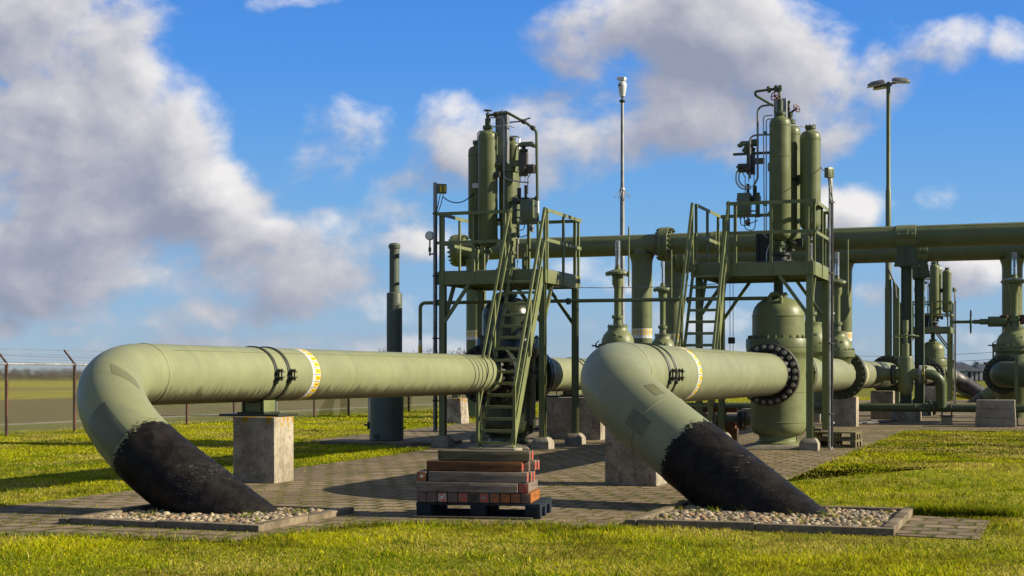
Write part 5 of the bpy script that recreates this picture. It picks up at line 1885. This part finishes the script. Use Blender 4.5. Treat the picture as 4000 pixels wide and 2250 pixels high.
# ---------------------------------------------------------------- timber stack on the blue pallet
def pallet(label, X, Y, z, rz, m, group=None, L=1.2, Wd=.8):
    """length along local x, corner at the origin"""
    th = bpy.data.objects.new('pallet', None)
    C.objects.link(th)
    th.location = (X, Y, z)
    th.rotation_euler = (0, 0, rz)
    tag(th, label, 'pallet', group)
    for k, bw in enumerate((.145, .10, .145, .10, .145)):
        y = .0725 + (Wd - .145) * k / 4
        mb = MB(); mb.box((L / 2, y, .133), (L, bw, .022)); mb.build('deck_board', m, th, bevel=.003)
    for x in (.0725, L / 2, L - .0725):
        mb = MB(); mb.box((x, Wd / 2, .1105), (.145, Wd, .022)); mb.build('cross_board', m, th, bevel=.003)
        for y in (.0725, Wd / 2, Wd - .0725):
            mb = MB(); mb.box((x, y, .0610), (.145, .12, .0760)); mb.build('spacer_block', m, th, bevel=.004)
    for y in (.0725, Wd / 2, Wd - .0725):
        mb = MB(); mb.box((L / 2, y, .0115), (L, .10, .0220)); mb.build('bottom_board', m, th, bevel=.003)
    return th
SRZ = R(-9.5)
Ys = EYE * 5800 / (2026 - 1463)
Xs = (1625 - 2000) / 5800 * Ys
pallet('blue painted pallet under the timber stack', Xs, Ys, .012, SRZ, WBLUE)
def beam_obj(label, x0, x1, y0, y1, z, along, side, ends, h=.094, disc=None, group=None):
    th = bpy.data.objects.new('timber_beam', None)
    C.objects.link(th)
    p = Matrix.Rotation(SRZ, 3, 'Z') @ Vector((x0, y0, 0))
    th.location = (Xs + p.x, Ys + p.y, z)
    th.rotation_euler = (0, 0, SRZ + R(random.uniform(-.6, .6)))
    tag(th, label, 'timber beam', group)
    w, d = x1 - x0, y1 - y0
    mb = MB()
    mb.box((w / 2, d / 2, h / 2), (w, d, h))
    idx = (3, 5) if along == 'x' else (2, 4)
    for i, e in zip(idx, (1, 2)):
        mb.m[i] = e
    e0, e1 = ends if isinstance(ends, tuple) else (ends, ends)
    mb.build('beam', [side, e0, e1], th, bevel=.008)
    if disc:
        mb = MB()
        mb.lathe([(.004, .0), (.015, .0005), (.016, .003), (.006, .004), (.006, .001)], (w / 2, -.0005, h / 2), (0, -1, 0), 20, caps=False)
        mb.build('end_disc', disc, th)
    return th
Z0, HB = .160, .0985
cols = [('bare end with a red scribble', ENDGREY), ('bare end with faint red paint', ENDGREY), ('red and white end with a white disc', ENDSPOT), ('bare stained end', ENDGREY), ('end streaked with red paint', ENDRED),
        ('dark end', ENDDARK), ('bright red end with a pale disc', ENDRED), ('brown end', ENDORG), ('dark brown end', ENDORG), ('red brown end', ENDORG), ('pale end at the right corner', ENDGREY)]
for k, (d, m) in enumerate(cols):
    x = .004 + k * .1015
    beam_obj('bottom row beam, %s, %s from the left' % (d, ['first', 'second', 'third', 'fourth', 'fifth', 'sixth', 'seventh', 'eighth', 'ninth', 'tenth', 'last'][k]),
             x, x + .094, random.uniform(0, .012), .60, Z0, 'y', WBROWNY if k in (10, 8) else WGREYY, (m, m), disc=WHITE if k in (2,) else (GALV if k == 6 else None))
G1 = 'beams inside the timber stack'
z = Z0 + HB
beam_obj('long grey beam along the front of the second layer of the stack', .0, .985, .0, .094, z, 'x', WGREY, ENDGREY)
beam_obj('beam with a worn red end at the right of the second layer', .992, 1.09, .01, .60, z, 'y', WGREYY, (ENDRED, ENDRED))
for k in range(4):
    beam_obj('grey beam lying behind the front beam of the stack', .02, .985, .10 + .105 * k, .194 + .105 * k, z, 'x', WGREY, ENDGREY, group=G1)
z += HB
beam_obj('beam with an orange end and a white disc at the left of the third layer', .0, .094, .02, .60, z, 'y', WGREYY, (ENDORG, ENDORG), disc=WHITE)
beam_obj('long grey beam along the front of the third layer with a red right end', .115, 1.075, .02, .114, z, 'x', WGREY, (ENDRED, ENDGREY))
beam_obj('second beam of the third layer showing a red end at the right', .13, 1.095, .125, .219, z, 'x', WGREY, (ENDRED, ENDGREY))
beam_obj('third beam of the third layer showing a worn red end at the right', .13, 1.105, .23, .324, z, 'x', WGREY, (ENDRED, ENDGREY))
beam_obj('rear beam of the third layer of the stack', .13, 1.07, .335, .429, z, 'x', WGREY, (ENDGREY, ENDGREY))
z += HB
beam_obj('brown beam along the front of the fourth layer with grey ends', .095, 1.02, .05, .144, z, 'x', WBROWN, (ENDRED, ENDGREY))
beam_obj('second beam of the fourth layer with a rounded left end', .068, 1.07, .15, .244, z, 'x', WGREY, (ENDGREY, ENDDARK))
beam_obj('third beam of the fourth layer with a red right end', .12, 1.115, .25, .344, z, 'x', WGREY, (ENDRED, ENDGREY))
beam_obj('rear beam of the fourth layer with a dark red right end', .12, 1.13, .35, .444, z, 'x', WGREY, (ENDRED, ENDGREY))
z += HB
beam_obj('mossy beam on top of the stack at the front', .215, 1.085, .09, .184, z, 'x', WMOSS, (YELLOW if False else ENDGREY, ENDGREY))
beam_obj('mossy beam on top of the stack behind the front one, standing out at the left', .165, 1.09, .22, .314, z, 'x', WMOSS, (ENDRED, ENDGREY))
mb = MB(); mb.b2(-.02, 1.13, -.05, -.01, .012, .030); o = mb.build('timber_lath', WMOSS, None, bevel=.003)
o.location = (Xs, Ys, 0); o.rotation_euler = (0, 0, SRZ); tag(o, 'thin lath lying on the paving in front of the blue pallet', 'lath')

# two greenish pallets by the lawn
s, t = G(3338, 1752)
v = Wp(s - .82, t + .02)
for k in range(2):
    pl = pallet('greenish wooden pallet %s by the lawn edge' % ('lying on the paving under another one' if k == 0 else 'on top of the other one'), v.x, v.y, .012 + .146 * k, -TH + R(1.5 * k - 2), WPALLET, None)
    pl.scale = (.70, 1.05, 1.0)
# timbers under the right pipe
s, t = Q(2745, 30.0)
def loose(label, x0, x1, y0, y1, z0, z1, m, ends, along='x'):
    mb = MB()
    mb.b2(x0, x1, y0, y1, z0, z1)
    for i in ((3, 5) if along == 'x' else (2, 4)):
        mb.m[i] = 1
    o = mb.build('timber_beam', [m, ends], None, (x0, y0, z0), bevel=.006)
    put(o, s + x0, t + y0, z0)
    return tag(o, label, 'timber beam')
loose('green topped beam on the small timber pile under the right pipe', -.50, .30, .0, .10, .72, .81, GREEND, ENDORG)
loose('brown beam under the green topped one in the small pile under the right pipe', -.52, .42, .02, .12, .615, .715, WBROWN, ENDGREY)
loose('beam with a bright red end sticking out of the small pile under the right pipe', -.30, .66, .16, .26, .615, .715, WBROWN, ENDRED)
loose('upright bare timber under the small pile, at its left', -.05, .05, .05, .15, .012, .61, WGREY, ENDGREY)
loose('upright bare timber under the small pile, at its right', .14, .24, .05, .15, .012, .61, WGREY, ENDGREY)
loose('short orange ended timber lying at the foot of the small pile', .10, .62, .22, .34, .30, .42, WBROWN, ENDORG)
loose('dark timber at the bottom of the small pile under the right pipe', .06, .66, .20, .36, .012, .295, WBROWN, ENDDARK)
# scaffold tubes lying on the paving
for k in range(3):
    s_, t_ = G(3335 + 22 * k, 1660 - 4 * k)
    mb = MB(); mb.cyl((0, 0, .045), (.75, 1.5, .045), .020, n=10); o = mb.build('steel_tube', CABLE, None); put(o, s_, t_)
    tag(o, 'loose galvanised tube lying on the paving by the low pipe', 'tube', 'loose tubes on the paving')

# ---------------------------------------------------------------- fence
FS, FT0, FP = -22.0, 27.46 - 2 * 2.47, 2.47
def fence(label, org, dirv, n, mesh_from, mesh_to, posts_m):
    """org and dirv in plant coordinates; posts every FP; wire mesh, rail, leaning arms with three barbed wires"""
    th = thing('fence', label, 'fence', org[0], org[1], 0)
    d = Vector((dirv[0], dirv[1], 0))
    nrm = Vector((-d.y, d.x, 0))          # outwards
    H = 1.64
    for k in range(n + 1):
        p = d * (FP * k)
        mb = MB()
        mb.beam(p, p + Vector((0, 0, H)), .055, .055, d)
        mb.beam(p + Vector((0, 0, H)) + nrm * .0, p + nrm * .30 + Vector((0, 0, H + .33)), .035, .035, d)
        mb.build('fence_post', posts_m[k % len(posts_m)], th)
    mb = MB()
    mb.cyl((0, 0, H - .02), d * (FP * n) + Vector((0, 0, H - .02)), .024, n=8)
    mb.build('top_rail', GALV, th)
    for j in range(3):
        f = .25 + .36 * j
        mb = MB()
        o = nrm * (.30 * f) + Vector((0, 0, H + .33 * f))
        mb.cyl(o, o + d * (FP * n), .005, n=5)
        for q in range(int(min(n, 16) * FP / .14)):
            c = o + d * (q * .14)
            mb.cyl(c - Vector((0, 0, .018)) - d * .01, c + Vector((0, 0, .018)) + d * .01, .004, n=4)
        mb.build('barbed_wire', GALVD, th)
    for k in range(mesh_from, mesh_to):
        mb = MB()
        x0 = FP * k + .03
        w, h, z0 = FP - .06, H - .10, .05
        st_ = .075
        i = -h
        while i < w:
            for sgn in (1, -1):
                a0, a1 = max(0, i), min(w, i + h)
                if a1 - a0 > .01:
                    za, zb = (a0 - i), (a1 - i)
                    if sgn < 0:
                        za, zb = h - za, h - zb
                    A = d * (x0 + a0) + Vector((0, 0, z0 + za)) + nrm * (.004 * sgn)
                    B = d * (x0 + a1) + Vector((0, 0, z0 + zb)) + nrm * (.004 * sgn)
                    mb.tube([A, B], .0032, 3, caps=False)
            i += st_
        mb.build('wire_mesh', WIRE, th)
    return th
fence('long wire mesh fence with rusty posts and barbed wire along the left field', (FS, FT0), (0, 1), 29, 0, 22, [RUST, RUST, RUST, RUST, GALVD, RUST, RUST, GALVD])
fence('far wire fence closing the yard in front of the dark barns', (FS, FT0 + 29 * FP), (1, 0), 18, 0, 0, [GALVD])

# ---------------------------------------------------------------- lamp post and camera pole
s, t = Q(3470, 55.0)
lp = thing('lamp_post', 'tall green lamp post with two floodlight heads behind the overhead pipes', 'lamp post', s, t, 0)
mb = MB()
mb.lathe([(.13, 0), (.13, 4.6), (.115, 4.65), (.10, 6.4), (.10, 8.2), (.08, 8.25), (.072, 12.2), (.05, 12.22)], n=24)
mb.build('post', GREEN, lp)
mb = MB(); mb.b2(.17, .40, -.1, .1, 0, 4.55); mb.add([(.17, -.1, 4.55), (.40, -.1, 4.55), (.17, -.1, 4.95), (.17, .1, 4.55), (.40, .1, 4.55), (.17, .1, 4.95)], [(0, 1, 2), (5, 4, 3), (0, 3, 4, 1), (1, 4, 5, 2), (2, 5, 3, 0)]); mb.build('side_column', GREENL, lp)
mb = MB(); mb.tube(fillet([(.02, -.14, 6.4), (.02, -.16, 5.3), (.26, -.16, 4.7), (.30, -.12, 4.2)], .2, 5), .035, 8); mb.build('cable_conduit', GALVD, lp)
mb = MB()
mb.cyl((-.28, 0, 12.10), (.28, .0, 12.16), .03, n=10)
mb.b2(-.12, .12, -.08, .08, 12.06, 12.16)
mb.build('head_bracket', GREEND, lp)
def flood(M, L=.62):
    mb = MB()
    n = 9
    vs, fs = [], []
    for x, sc in ((0, .78), (.10, 1.0), (L * .75, .95), (L, .55)):
        for k in range(n):
            a = PI * k / (n - 1)
            vs.append(M @ Vector((x, .19 * sc * math.cos(a), .17 * sc * math.sin(a))))
    for i in range(3):
        for k in range(n - 1):
            fs.append((i * n + k, i * n + k + 1, (i + 1) * n + k + 1, (i + 1) * n + k))
        fs.append((i * n + n - 1, i * n, (i + 1) * n, (i + 1) * n + n - 1))
    fs.append(tuple(range(n))[::-1])
    fs.append(tuple(3 * n + k for k in range(n)))
    mb.add(vs, fs)
    o = mb.build('lamp_head', ALU, lp)
    mb = MB()
    mb.add([M @ Vector(q) for q in ((-.02, -.2, -.012), (L + .03, -.12, -.012), (L + .03, .12, -.012), (-.02, .2, -.012), (-.02, -.2, -.03), (L + .03, -.12, -.03), (L + .03, .12, -.03), (-.02, .2, -.03))],
           [(0, 1, 2, 3), (7, 6, 5, 4), (0, 4, 5, 1), (1, 5, 6, 2), (2, 6, 7, 3), (3, 7, 4, 0)])
    mb.build('lamp_glass', WHITE, o)
flood(Matrix.Translation((-.12, -.05, 12.16)) @ Matrix.Rotation(R(182), 4, 'Z') @ Matrix.Rotation(R(8), 4, 'Y'))
flood(Matrix.Translation((.14, -.05, 12.20)) @ Matrix.Rotation(R(12), 4, 'Z') @ Matrix.Rotation(R(2), 4, 'Y'))
flood(Matrix.Translation((-.10, .10, 12.06)) @ Matrix.Rotation(R(165), 4, 'Z') @ Matrix.Rotation(R(4), 4, 'Y'), .45)

s, t = Q(2431, 58.0)
cp = thing('camera_pole', 'tall grey steel pole with a white security camera on top', 'camera pole', s, t, 0)
mb = MB()
mb.lathe([(.13, 0), (.13, 3.0), (.095, 3.1), (.088, 8.60), (.072, 8.66), (.060, 12.10), (.05, 12.12)], n=24)
mb.build('pole', GALVD, cp)
mb = MB()
for a in np.linspace(0, 2 * PI, 9)[:-1]:
    mb.cyl((.07 * math.cos(a), .07 * math.sin(a), 8.62), (.34 * math.cos(a), .34 * math.sin(a), 8.28), .010, n=6)
mb.lathe([(.10, 8.55), (.105, 8.57), (.105, 8.63), (.08, 8.68)], n=20)
mb.build('anti_climb_spikes', GALV, cp)
mb = MB()
mb.lathe([(.11, 12.02), (.115, 12.03), (.115, 12.10), (.04, 12.11), (.04, 12.22)], n=20)
mb.build('pole_collar', CLAMP, cp)
mb = MB()
mb.lathe([(.07, 12.221), (.10, 12.24), (.13, 12.40), (.165, 12.62), (.17, 12.72), (.13, 12.80), (.07, 12.84)], n=24)
mb.build('camera_body', WHITE, cp)
mb = MB()
mb.box((-.02, -.02, 12.93), (.34, .20, .14), M=(Matrix.Rotation(R(-14), 3, 'Z') @ Matrix.Rotation(R(8), 3, 'Y')))
hd_ = mb.build('camera_housing', WHITE, cp, bevel=.03)
mb = MB(); mb.cyl((-.06, -.14, 12.66), (-.06, -.185, 12.66), .045, n=14); mb.build('lens', BLACKM, cp)
# small green exit sign on two posts
s, t = Q(3764, 84.0)
es = thing('exit_sign', 'small green emergency sign with a white running figure near the far fence', 'sign', s, t, 0)
mb = MB(); mb.b2(-.20, .20, -.012, .012, 1.22, 1.52); mb.build('sign_board', SIGNG, es)
mb = MB()
for y in (-.15, .15):
    mb.cyl((y, .03, 0), (y, .03, 1.5), .02, n=8)
mb.build('sign_post', GALVD, es)
mb = MB()
mb.cyl((.03, -.0125, 1.475), (.03, -.0135, 1.475), .022, n=12)
for p, q in (((.02, 1.45), (-.01, 1.36)), ((-.01, 1.36), (.05, 1.31)), ((.05, 1.31), (.04, 1.25)), ((-.01, 1.36), (-.05, 1.31)), ((-.05, 1.31), (-.10, 1.31)), ((.02, 1.44), (.08, 1.41)), ((.02, 1.44), (-.05, 1.43)), ((-.05, 1.43), (-.07, 1.38)), ((.11, 1.25), (.11, 1.49)), ((.11, 1.49), (.17, 1.49)), ((.17, 1.49), (.17, 1.25))):
    mb.beam((p[0], -.013, p[1]), (q[0], -.013, q[1]), .002, .022, (1, 0, .01))
mb.build('running_figure', WHITE, es)

# ---------------------------------------------------------------- barns and power lines far away
def barn(label, px0, px1, Y, hw, hr, pale=False):
    x0, x1 = (px0 - 2000) / 5800 * Y, (px1 - 2000) / 5800 * Y
    th = bpy.data.objects.new('barn', None)
    C.objects.link(th)
    th.location = (x0, Y, 0)
    tag(th, label, 'barn', 'dark barns on the horizon')
    w, d = x1 - x0, 12.0
    mb = MB(); mb.b2(0, w, 0, d, 0, hw); mb.build('wall', BARNW, th)
    mb = MB()
    k = w * .18
    mb.add([(-.4, -.5, hw), (w + .4, -.5, hw), (w + .4, d + .5, hw), (-.4, d + .5, hw), (k * .2, d / 2, hr), (w - k * 1.6, d / 2, hr)],
           [(0, 1, 5, 4), (1, 2, 5), (2, 3, 4, 5), (3, 0, 4), (3, 2, 1, 0)])
    rf = mb.build('roof', BARNR, th, smooth=10)
    mb = MB()
    for q in (.12, .42):
        mb.b2(w * q - .3, w * q + .3, d / 2 - .3, d / 2 + .3, hr - .3, hr + .5)
    mb.build('ridge_vent', BARNW, rf)
    if pale:
        mb = MB()
        for q in range(5):
            mb.b2(w * .68 + q * .9, w * .68 + q * .9 + .55, -.05, -.01, .15, 1.9)
        mb.build('pale_door', BARNL, th)
    return th
barn('wide dark barn with pale doors on the horizon at the right', 3708, 3832, 300, 2.0, 3.9, True)
barn('second dark barn on the horizon, partly hidden by the handwheel valve', 3836, 3950, 320, 2.2, 3.6)
pa, pb = Vector((60, 420, 12.0)), Vector((230, 330, 14.5))
def power(label, a, b, sag):
    mb = MB()
    a, b = Vector(a), Vector(b)
    path = []
    for k in range(33):
        f = k / 32
        p = a.lerp(b, f)
        p.z -= sag * 4 * f * (1 - f)
        path.append(p - a)
    mb.tube(path, .05, 5)
    o = mb.build('power_cable', CABLE, None)
    o.location = a
    return tag(o, label, 'power line')
for k, (yl, yr) in enumerate(((1388, 1338), (1415, 1366), (1442, 1392))):
    Ya, Yb = 420, 300
    power('overhead cable of the power line at the right, %s of three' % ('top', 'middle', 'bottom')[k], ((3250 - 2000) / 5800 * Ya, Ya, EYE + (1463 - yl) / 5800 * Ya), ((4300 - 2000) / 5800 * Yb, Yb, EYE + (1463 - yr) / 5800 * Yb), 1.2)
for k, (yl, yr) in enumerate(((1364, 1392), (1392, 1412))):
    Ya, Yb = 300, 420
    power('overhead cable of the power line at the left, %s of two' % ('upper', 'lower')[k], ((-300 - 2000) / 5800 * Ya, Ya, EYE + (1463 - yl) / 5800 * Ya), ((620 - 2000) / 5800 * Yb, Yb, EYE + (1463 - yr) / 5800 * Yb), 1.0)

# ---------------------------------------------------------------- bare trees
def tree_arrays(rng, h, w, ntw, base=(0, 0, 0), zlo=.45, zmin=.22):
    """thin twig slivers filling a rounded, uneven crown"""
    V_, F_ = [], []
    n = 0
    lob = [(rng.uniform(-.35, .35) * w, rng.uniform(-.35, .35) * w, rng.uniform(zlo, .78) * h, rng.uniform(.28, .48) * w) for _ in range(6)]
    for k in range(ntw):
        cx, cy, cz, r = lob[rng.randint(6)]
        d = rng.normal(0, 1, 3)
        d /= np.linalg.norm(d)
        p = np.array([cx, cy, cz]) + d * r * rng.uniform(.2, 1.05)
        p[2] = max(p[2], zmin * h * (.4 + rng.rand()))
        dr = d * .8 + np.array([0, 0, .9]) + rng.normal(0, .35, 3)
        dr /= np.linalg.norm(dr)
        L = rng.uniform(.05, .14) * h
        sd = np.cross(dr, rng.normal(0, 1, 3))
        sd /= np.linalg.norm(sd)
        wd = rng.uniform(.004, .011) * h
        V_ += [p - sd * wd, p + sd * wd, p + dr * L]
        F_.append((n, n + 1, n + 2))
        n += 3
    return np.array(V_) + np.array(base), np.array(F_)
rng = np.random.RandomState(21)
def bare_tree(label, px, Y, h, w, group):
    th = bpy.data.objects.new('bare_tree', None)
    C.objects.link(th)
    th.location = ((px - 2000) / 5800 * Y, Y, 0)
    tag(th, label, 'tree', group)
    mb = MB()
    mb.tube([(0, 0, -.1), (.02 * h, 0, .3 * h), (-.01 * h, 0, .6 * h), (0, 0, .9 * h)], [.022 * h, .017 * h, .010 * h, .003 * h], 8)
    for k in range(9):
        a = rng.uniform(0, 6.28)
        z0 = rng.uniform(.25, .6) * h
        mb.tube([(0, 0, z0), (.22 * w * math.cos(a), .22 * w * math.sin(a), z0 + .14 * h), (.42 * w * math.cos(a), .42 * w * math.sin(a), z0 + .30 * h)], [.009 * h, .006 * h, .002 * h], 5)
    mb.build('trunk', TWIG, th)
    v, f = tree_arrays(rng, h, w, 900)
    o = bpy.data.objects.new('crown', fast_mesh('crown', v, f, None, TWIG, False))
    C.objects.link(o)
    o.parent = th
    return th
for px, h, w in ((1345, 7.2, 6.0), (1500, 8.8, 6.5), (1590, 7.6, 5.5), (1665, 8.2, 9), (1712, 8.8, 8.0), (1765, 8.1, 8.5), (1815, 7.8, 7)):
    bare_tree('bare winter tree whose top shows above the left pipe on the horizon', px, 420 + rng.uniform(-15, 15), h, w, 'bare trees on the horizon above the left pipe')
def wood_stuff(label, pxa, pxb, Y, n, h0, h1, wdt):
    VV, FF, nb = [], [], 0
    for k in range(n):
        px = pxa + (pxb - pxa) * (k + rng.uniform(-.4, .4)) / n
        y = Y + rng.uniform(-12, 12)
        v, f = tree_arrays(rng, rng.uniform(h0, h1), wdt * rng.uniform(.8, 1.3), 1200, ((px - 2000) / 5800 * y, y - Y, -.1), .20, .04)
        VV.append(v); FF.append(f + nb); nb += len(v)
    o = bpy.data.objects.new('far_wood', fast_mesh('far_wood', np.concatenate(VV), np.concatenate(FF), None, TWIG, False))
    C.objects.link(o)
    o.location = (0, Y, 0)
    tag(o, label, 'wood', None, 'stuff')
wood_stuff('purple brown bare wood on the horizon beyond the left field', -260, 760, 345, 70, 2.3, 3.3, 2.6)
wood_stuff('low bare wood on the horizon in the middle', 760, 2300, 360, 60, 1.9, 3.0, 3.2)
wood_stuff('bare wood behind the dark barns at the right', 3560, 4300, 345, 46, 3.2, 4.6, 3.6)

# ---------------------------------------------------------------- grass
def inside(poly, x, y):
    res = np.zeros(len(x), bool)
    n = len(poly)
    j = n - 1
    for i in range(n):
        xi, yi = poly[i]
        xj, yj = poly[j]
        c = ((yi > y) != (yj > y)) & (x < (xj - xi) * (y - yi) / ((yj - yi) if yj != yi else 1e-9) + xi)
        res ^= c
        j = i
    return res
def vnoise(x, y, sc, seed):
    r = np.random.RandomState(seed).rand(256, 256)
    x, y = x * sc, y * sc
    xi, yi = np.floor(x).astype(int), np.floor(y).astype(int)
    fx, fy = x - xi, y - yi
    fx, fy = fx * fx * (3 - 2 * fx), fy * fy * (3 - 2 * fy)
    g = lambda a, b: r[a % 256, b % 256]
    return (g(xi, yi) * (1 - fx) + g(xi + 1, yi) * fx) * (1 - fy) + (g(xi, yi + 1) * (1 - fx) + g(xi + 1, yi + 1) * fx) * fy
def grass_batch(rng, n, Y0, Y1, wmin, hmin, hmax, spread=1.3, power=1.0):
    """blades scattered on the lawn between two distances, thinner far away"""
    Y = Y0 + (Y1 - Y0) * rng.rand(n) ** power
    X = (rng.rand(n) * 2 - 1) * (.345 * Y + spread)
    s = CO * X - SI * Y
    t = SI * X + CO * Y
    edge = .10 * (vnoise(s, t, 3.0, 4) - .5) + .05 * (vnoise(s, t, 11.0, 5) - .5)
    ok = (s > -23.6) & (t < 92.5) & (s < 13.8)
    ok &= ~inside(PAVE_POLY, s + edge, t + edge)
    ok &= ~inside(PATH_POLY, s + edge, t + edge)
    for T in (T1, T2):
        ok &= ~((s > T[0] - .06) & (s < T[1] + .06) & (t > T[2] - .06) & (t < T[3] + .06))
    return s[ok], t[ok], Y[ok]
def make_grass():
    rng = np.random.RandomState(12)
    parts = []
    for (n, a, b, w, h0, h1, pw) in ((190000, 9.0, 14.2, .0036, .014, .046, 1.0), (120000, 14.0, 22.5, .0050, .016, .048, 1.0), (360000, 22, 40, .0085, .02, .055, 1.0), (110000, 40, 62, .014, .03, .07, 1.0), (40000, 62, 93, .024, .04, .08, 1.0)):
        s, t, Y = grass_batch(rng, n, a, b, w, h0, h1, power=pw)
        m = len(s)
        cl = vnoise(s, t, 2.2, 1)
        cl2 = vnoise(s, t, .7, 2)
        fine = vnoise(s, t, 9.0, 3)
        h = (h0 + (h1 - h0) * rng.rand(m) ** 1.6) * (.35 + 1.35 * cl * cl2 + .45 * fine * fine)
        dry = vnoise(s, t, 1.1, 9)
        parts.append((s, t, h, np.full(m, w) * (.7 + .7 * rng.rand(m)), cl, cl2, fine, dry))
    # tufts: longer darker clumps
    S_, T_, H_ = [], [], []
    for k in range(260):
        s0, t0, Y0 = grass_batch(rng, 1, 9.5, 22, 0, 0, 0)
        if len(s0) == 0:
            continue
        m = rng.randint(35, 110)
        R_ = rng.uniform(.04, .16)
        S_.append(s0[0] + rng.normal(0, R_, m)); T_.append(t0[0] + rng.normal(0, R_, m)); H_.append(rng.uniform(.03, .085, m))
    # ragged fringe along the paving edges and a longer dark tuft beside the short path
    for k in range(9000):
        i = rng.randint(len(PAVE_POLY) - 1)
        a, b = np.array(PAVE_POLY[i]), np.array(PAVE_POLY[i + 1])
        p = a + (b - a) * rng.rand() + rng.normal(0, .035, 2)
        if p[1] < 40:
            S_.append(np.array([p[0]])); T_.append(np.array([p[1]])); H_.append(np.array([rng.uniform(.03, .085)]))
    for k in range(2600):
        a = rng.rand()
        p = np.array([-1.25 + .95 * a, 14.98 - .1 * a]) + np.array([rng.normal(0, .05), abs(rng.normal(0, .10))])
        S_.append(np.array([p[0]])); T_.append(np.array([p[1]])); H_.append(np.array([rng.uniform(.06, .15)]))
    # weeds: broader darker leaves in small rosettes
    for k in range(420):
        s0, t0, Y0 = grass_batch(rng, 1, 9.3, 20, 0, 0, 0)
        if len(s0):
            m = rng.randint(14, 40)
            S_.append(s0[0] + rng.normal(0, .03, m)); T_.append(t0[0] + rng.normal(0, .03, m)); H_.append(rng.uniform(.015, .05, m))
    # sprigs in the paving joints and in the gravel
    for k in range(2600):
        s0, t0 = rng.uniform(-10, -3.4), 11.2 + 30 * rng.rand() ** 2
        if rng.rand() < .6:
            t0 = round((t0) / .3) * .3
        else:
            s0 = round(s0 / .3) * .3
        m = rng.randint(4, 14)
        S_.append(s0 + rng.normal(0, .045, m)); T_.append(t0 + rng.normal(0, .018, m)); H_.append(rng.uniform(.008, .030, m))
    for T in (T1, T2):
        for k in range(26):
            s0, t0 = rng.uniform(T[0] + .1, T[1] - .1), rng.uniform(T[2] + .1, T[3] - .1)
            m = rng.randint(6, 16)
            S_.append(s0 + rng.normal(0, .025, m)); T_.append(t0 + rng.normal(0, .025, m)); H_.append(rng.uniform(.06, .12, m))
    s, t, h = np.concatenate(S_), np.concatenate(T_), np.concatenate(H_)
    m = len(s)
    parts.append((s, t, h, np.full(m, .0042), np.full(m, .25), np.full(m, .35), rng.rand(m), np.full(m, .2)))
    s, t, h, w, cl, cl2, fine, dry = [np.concatenate([p[i] for p in parts]) for i in range(8)]
    m = len(s)
    ang = rng.rand(m) * 2 * PI
    lean = (.35 + .95 * rng.rand(m) ** 1.2) * h
    la = rng.rand(m) * 2 * PI
    wx, wy = np.cos(ang) * w, np.sin(ang) * w
    lx, ly = np.cos(la) * lean, np.sin(la) * lean
    z0 = np.full(m, .003)
    v = np.zeros((m, 5, 3))
    v[:, 0] = np.stack([s - wx, t - wy, z0], 1)
    v[:, 1] = np.stack([s + wx, t + wy, z0], 1)
    v[:, 2] = np.stack([s + wx * .75 + lx * .35, t + wy * .75 + ly * .35, h * .62], 1)
    v[:, 3] = np.stack([s - wx * .75 + lx * .35, t - wy * .75 + ly * .35, h * .62], 1)
    v[:, 4] = np.stack([s + lx, t + ly, h], 1)
    b = (np.arange(m) * 5)[:, None]
    f = np.concatenate([b + np.array([[0, 1, 2]]), b + np.array([[0, 2, 3]]), b + np.array([[3, 2, 4]])], 0)
    g1, g2, g3, g4 = np.array([.22, .31, .006]), np.array([.58, .62, .012]), np.array([.72, .60, .14]), np.array([.76, .67, .012])
    k = np.clip(.30 + 1.5 * (cl2 - .40) + 1.0 * (cl - .5) + .6 * (fine - .5) + .45 * (rng.rand(m) - .5), 0, 1)[:, None]
    col = g1 * (1 - k) + g2 * k
    yel = (rng.rand(m) < .22 + .3 * (cl2 - .4))[:, None]
    col = np.where(yel, g4 * (.8 + .4 * rng.rand(m))[:, None], col)
    dr = (rng.rand(m) < np.clip(.09 + 1.9 * (dry - .50), .04, .7))[:, None]
    col = np.where(dr, g3 * (.7 + .5 * rng.rand(m))[:, None], col)
    col = col * (.55 + .8 * rng.rand(m) ** 1.2)[:, None]
    moss = np.clip((vnoise(s, t, 1.7, 31) - .55) * 6, 0, 1)[:, None] * np.clip((fine - .3) * 3, 0, 1)[:, None]
    col = col * (1 - .55 * moss) + np.array([.16, .13, .02]) * .55 * moss
    col = np.repeat(col, 5, 0)
    me = fast_mesh('grass', v.reshape(-1, 3), f, col, BLADE, False)
    o = bpy.data.objects.new('grass', me)
    C.objects.link(o)
    put(o, 0, 0)
    tag(o, 'short yellow green winter lawn grass between the paving and the fence', 'grass', None, 'stuff')
make_grass()
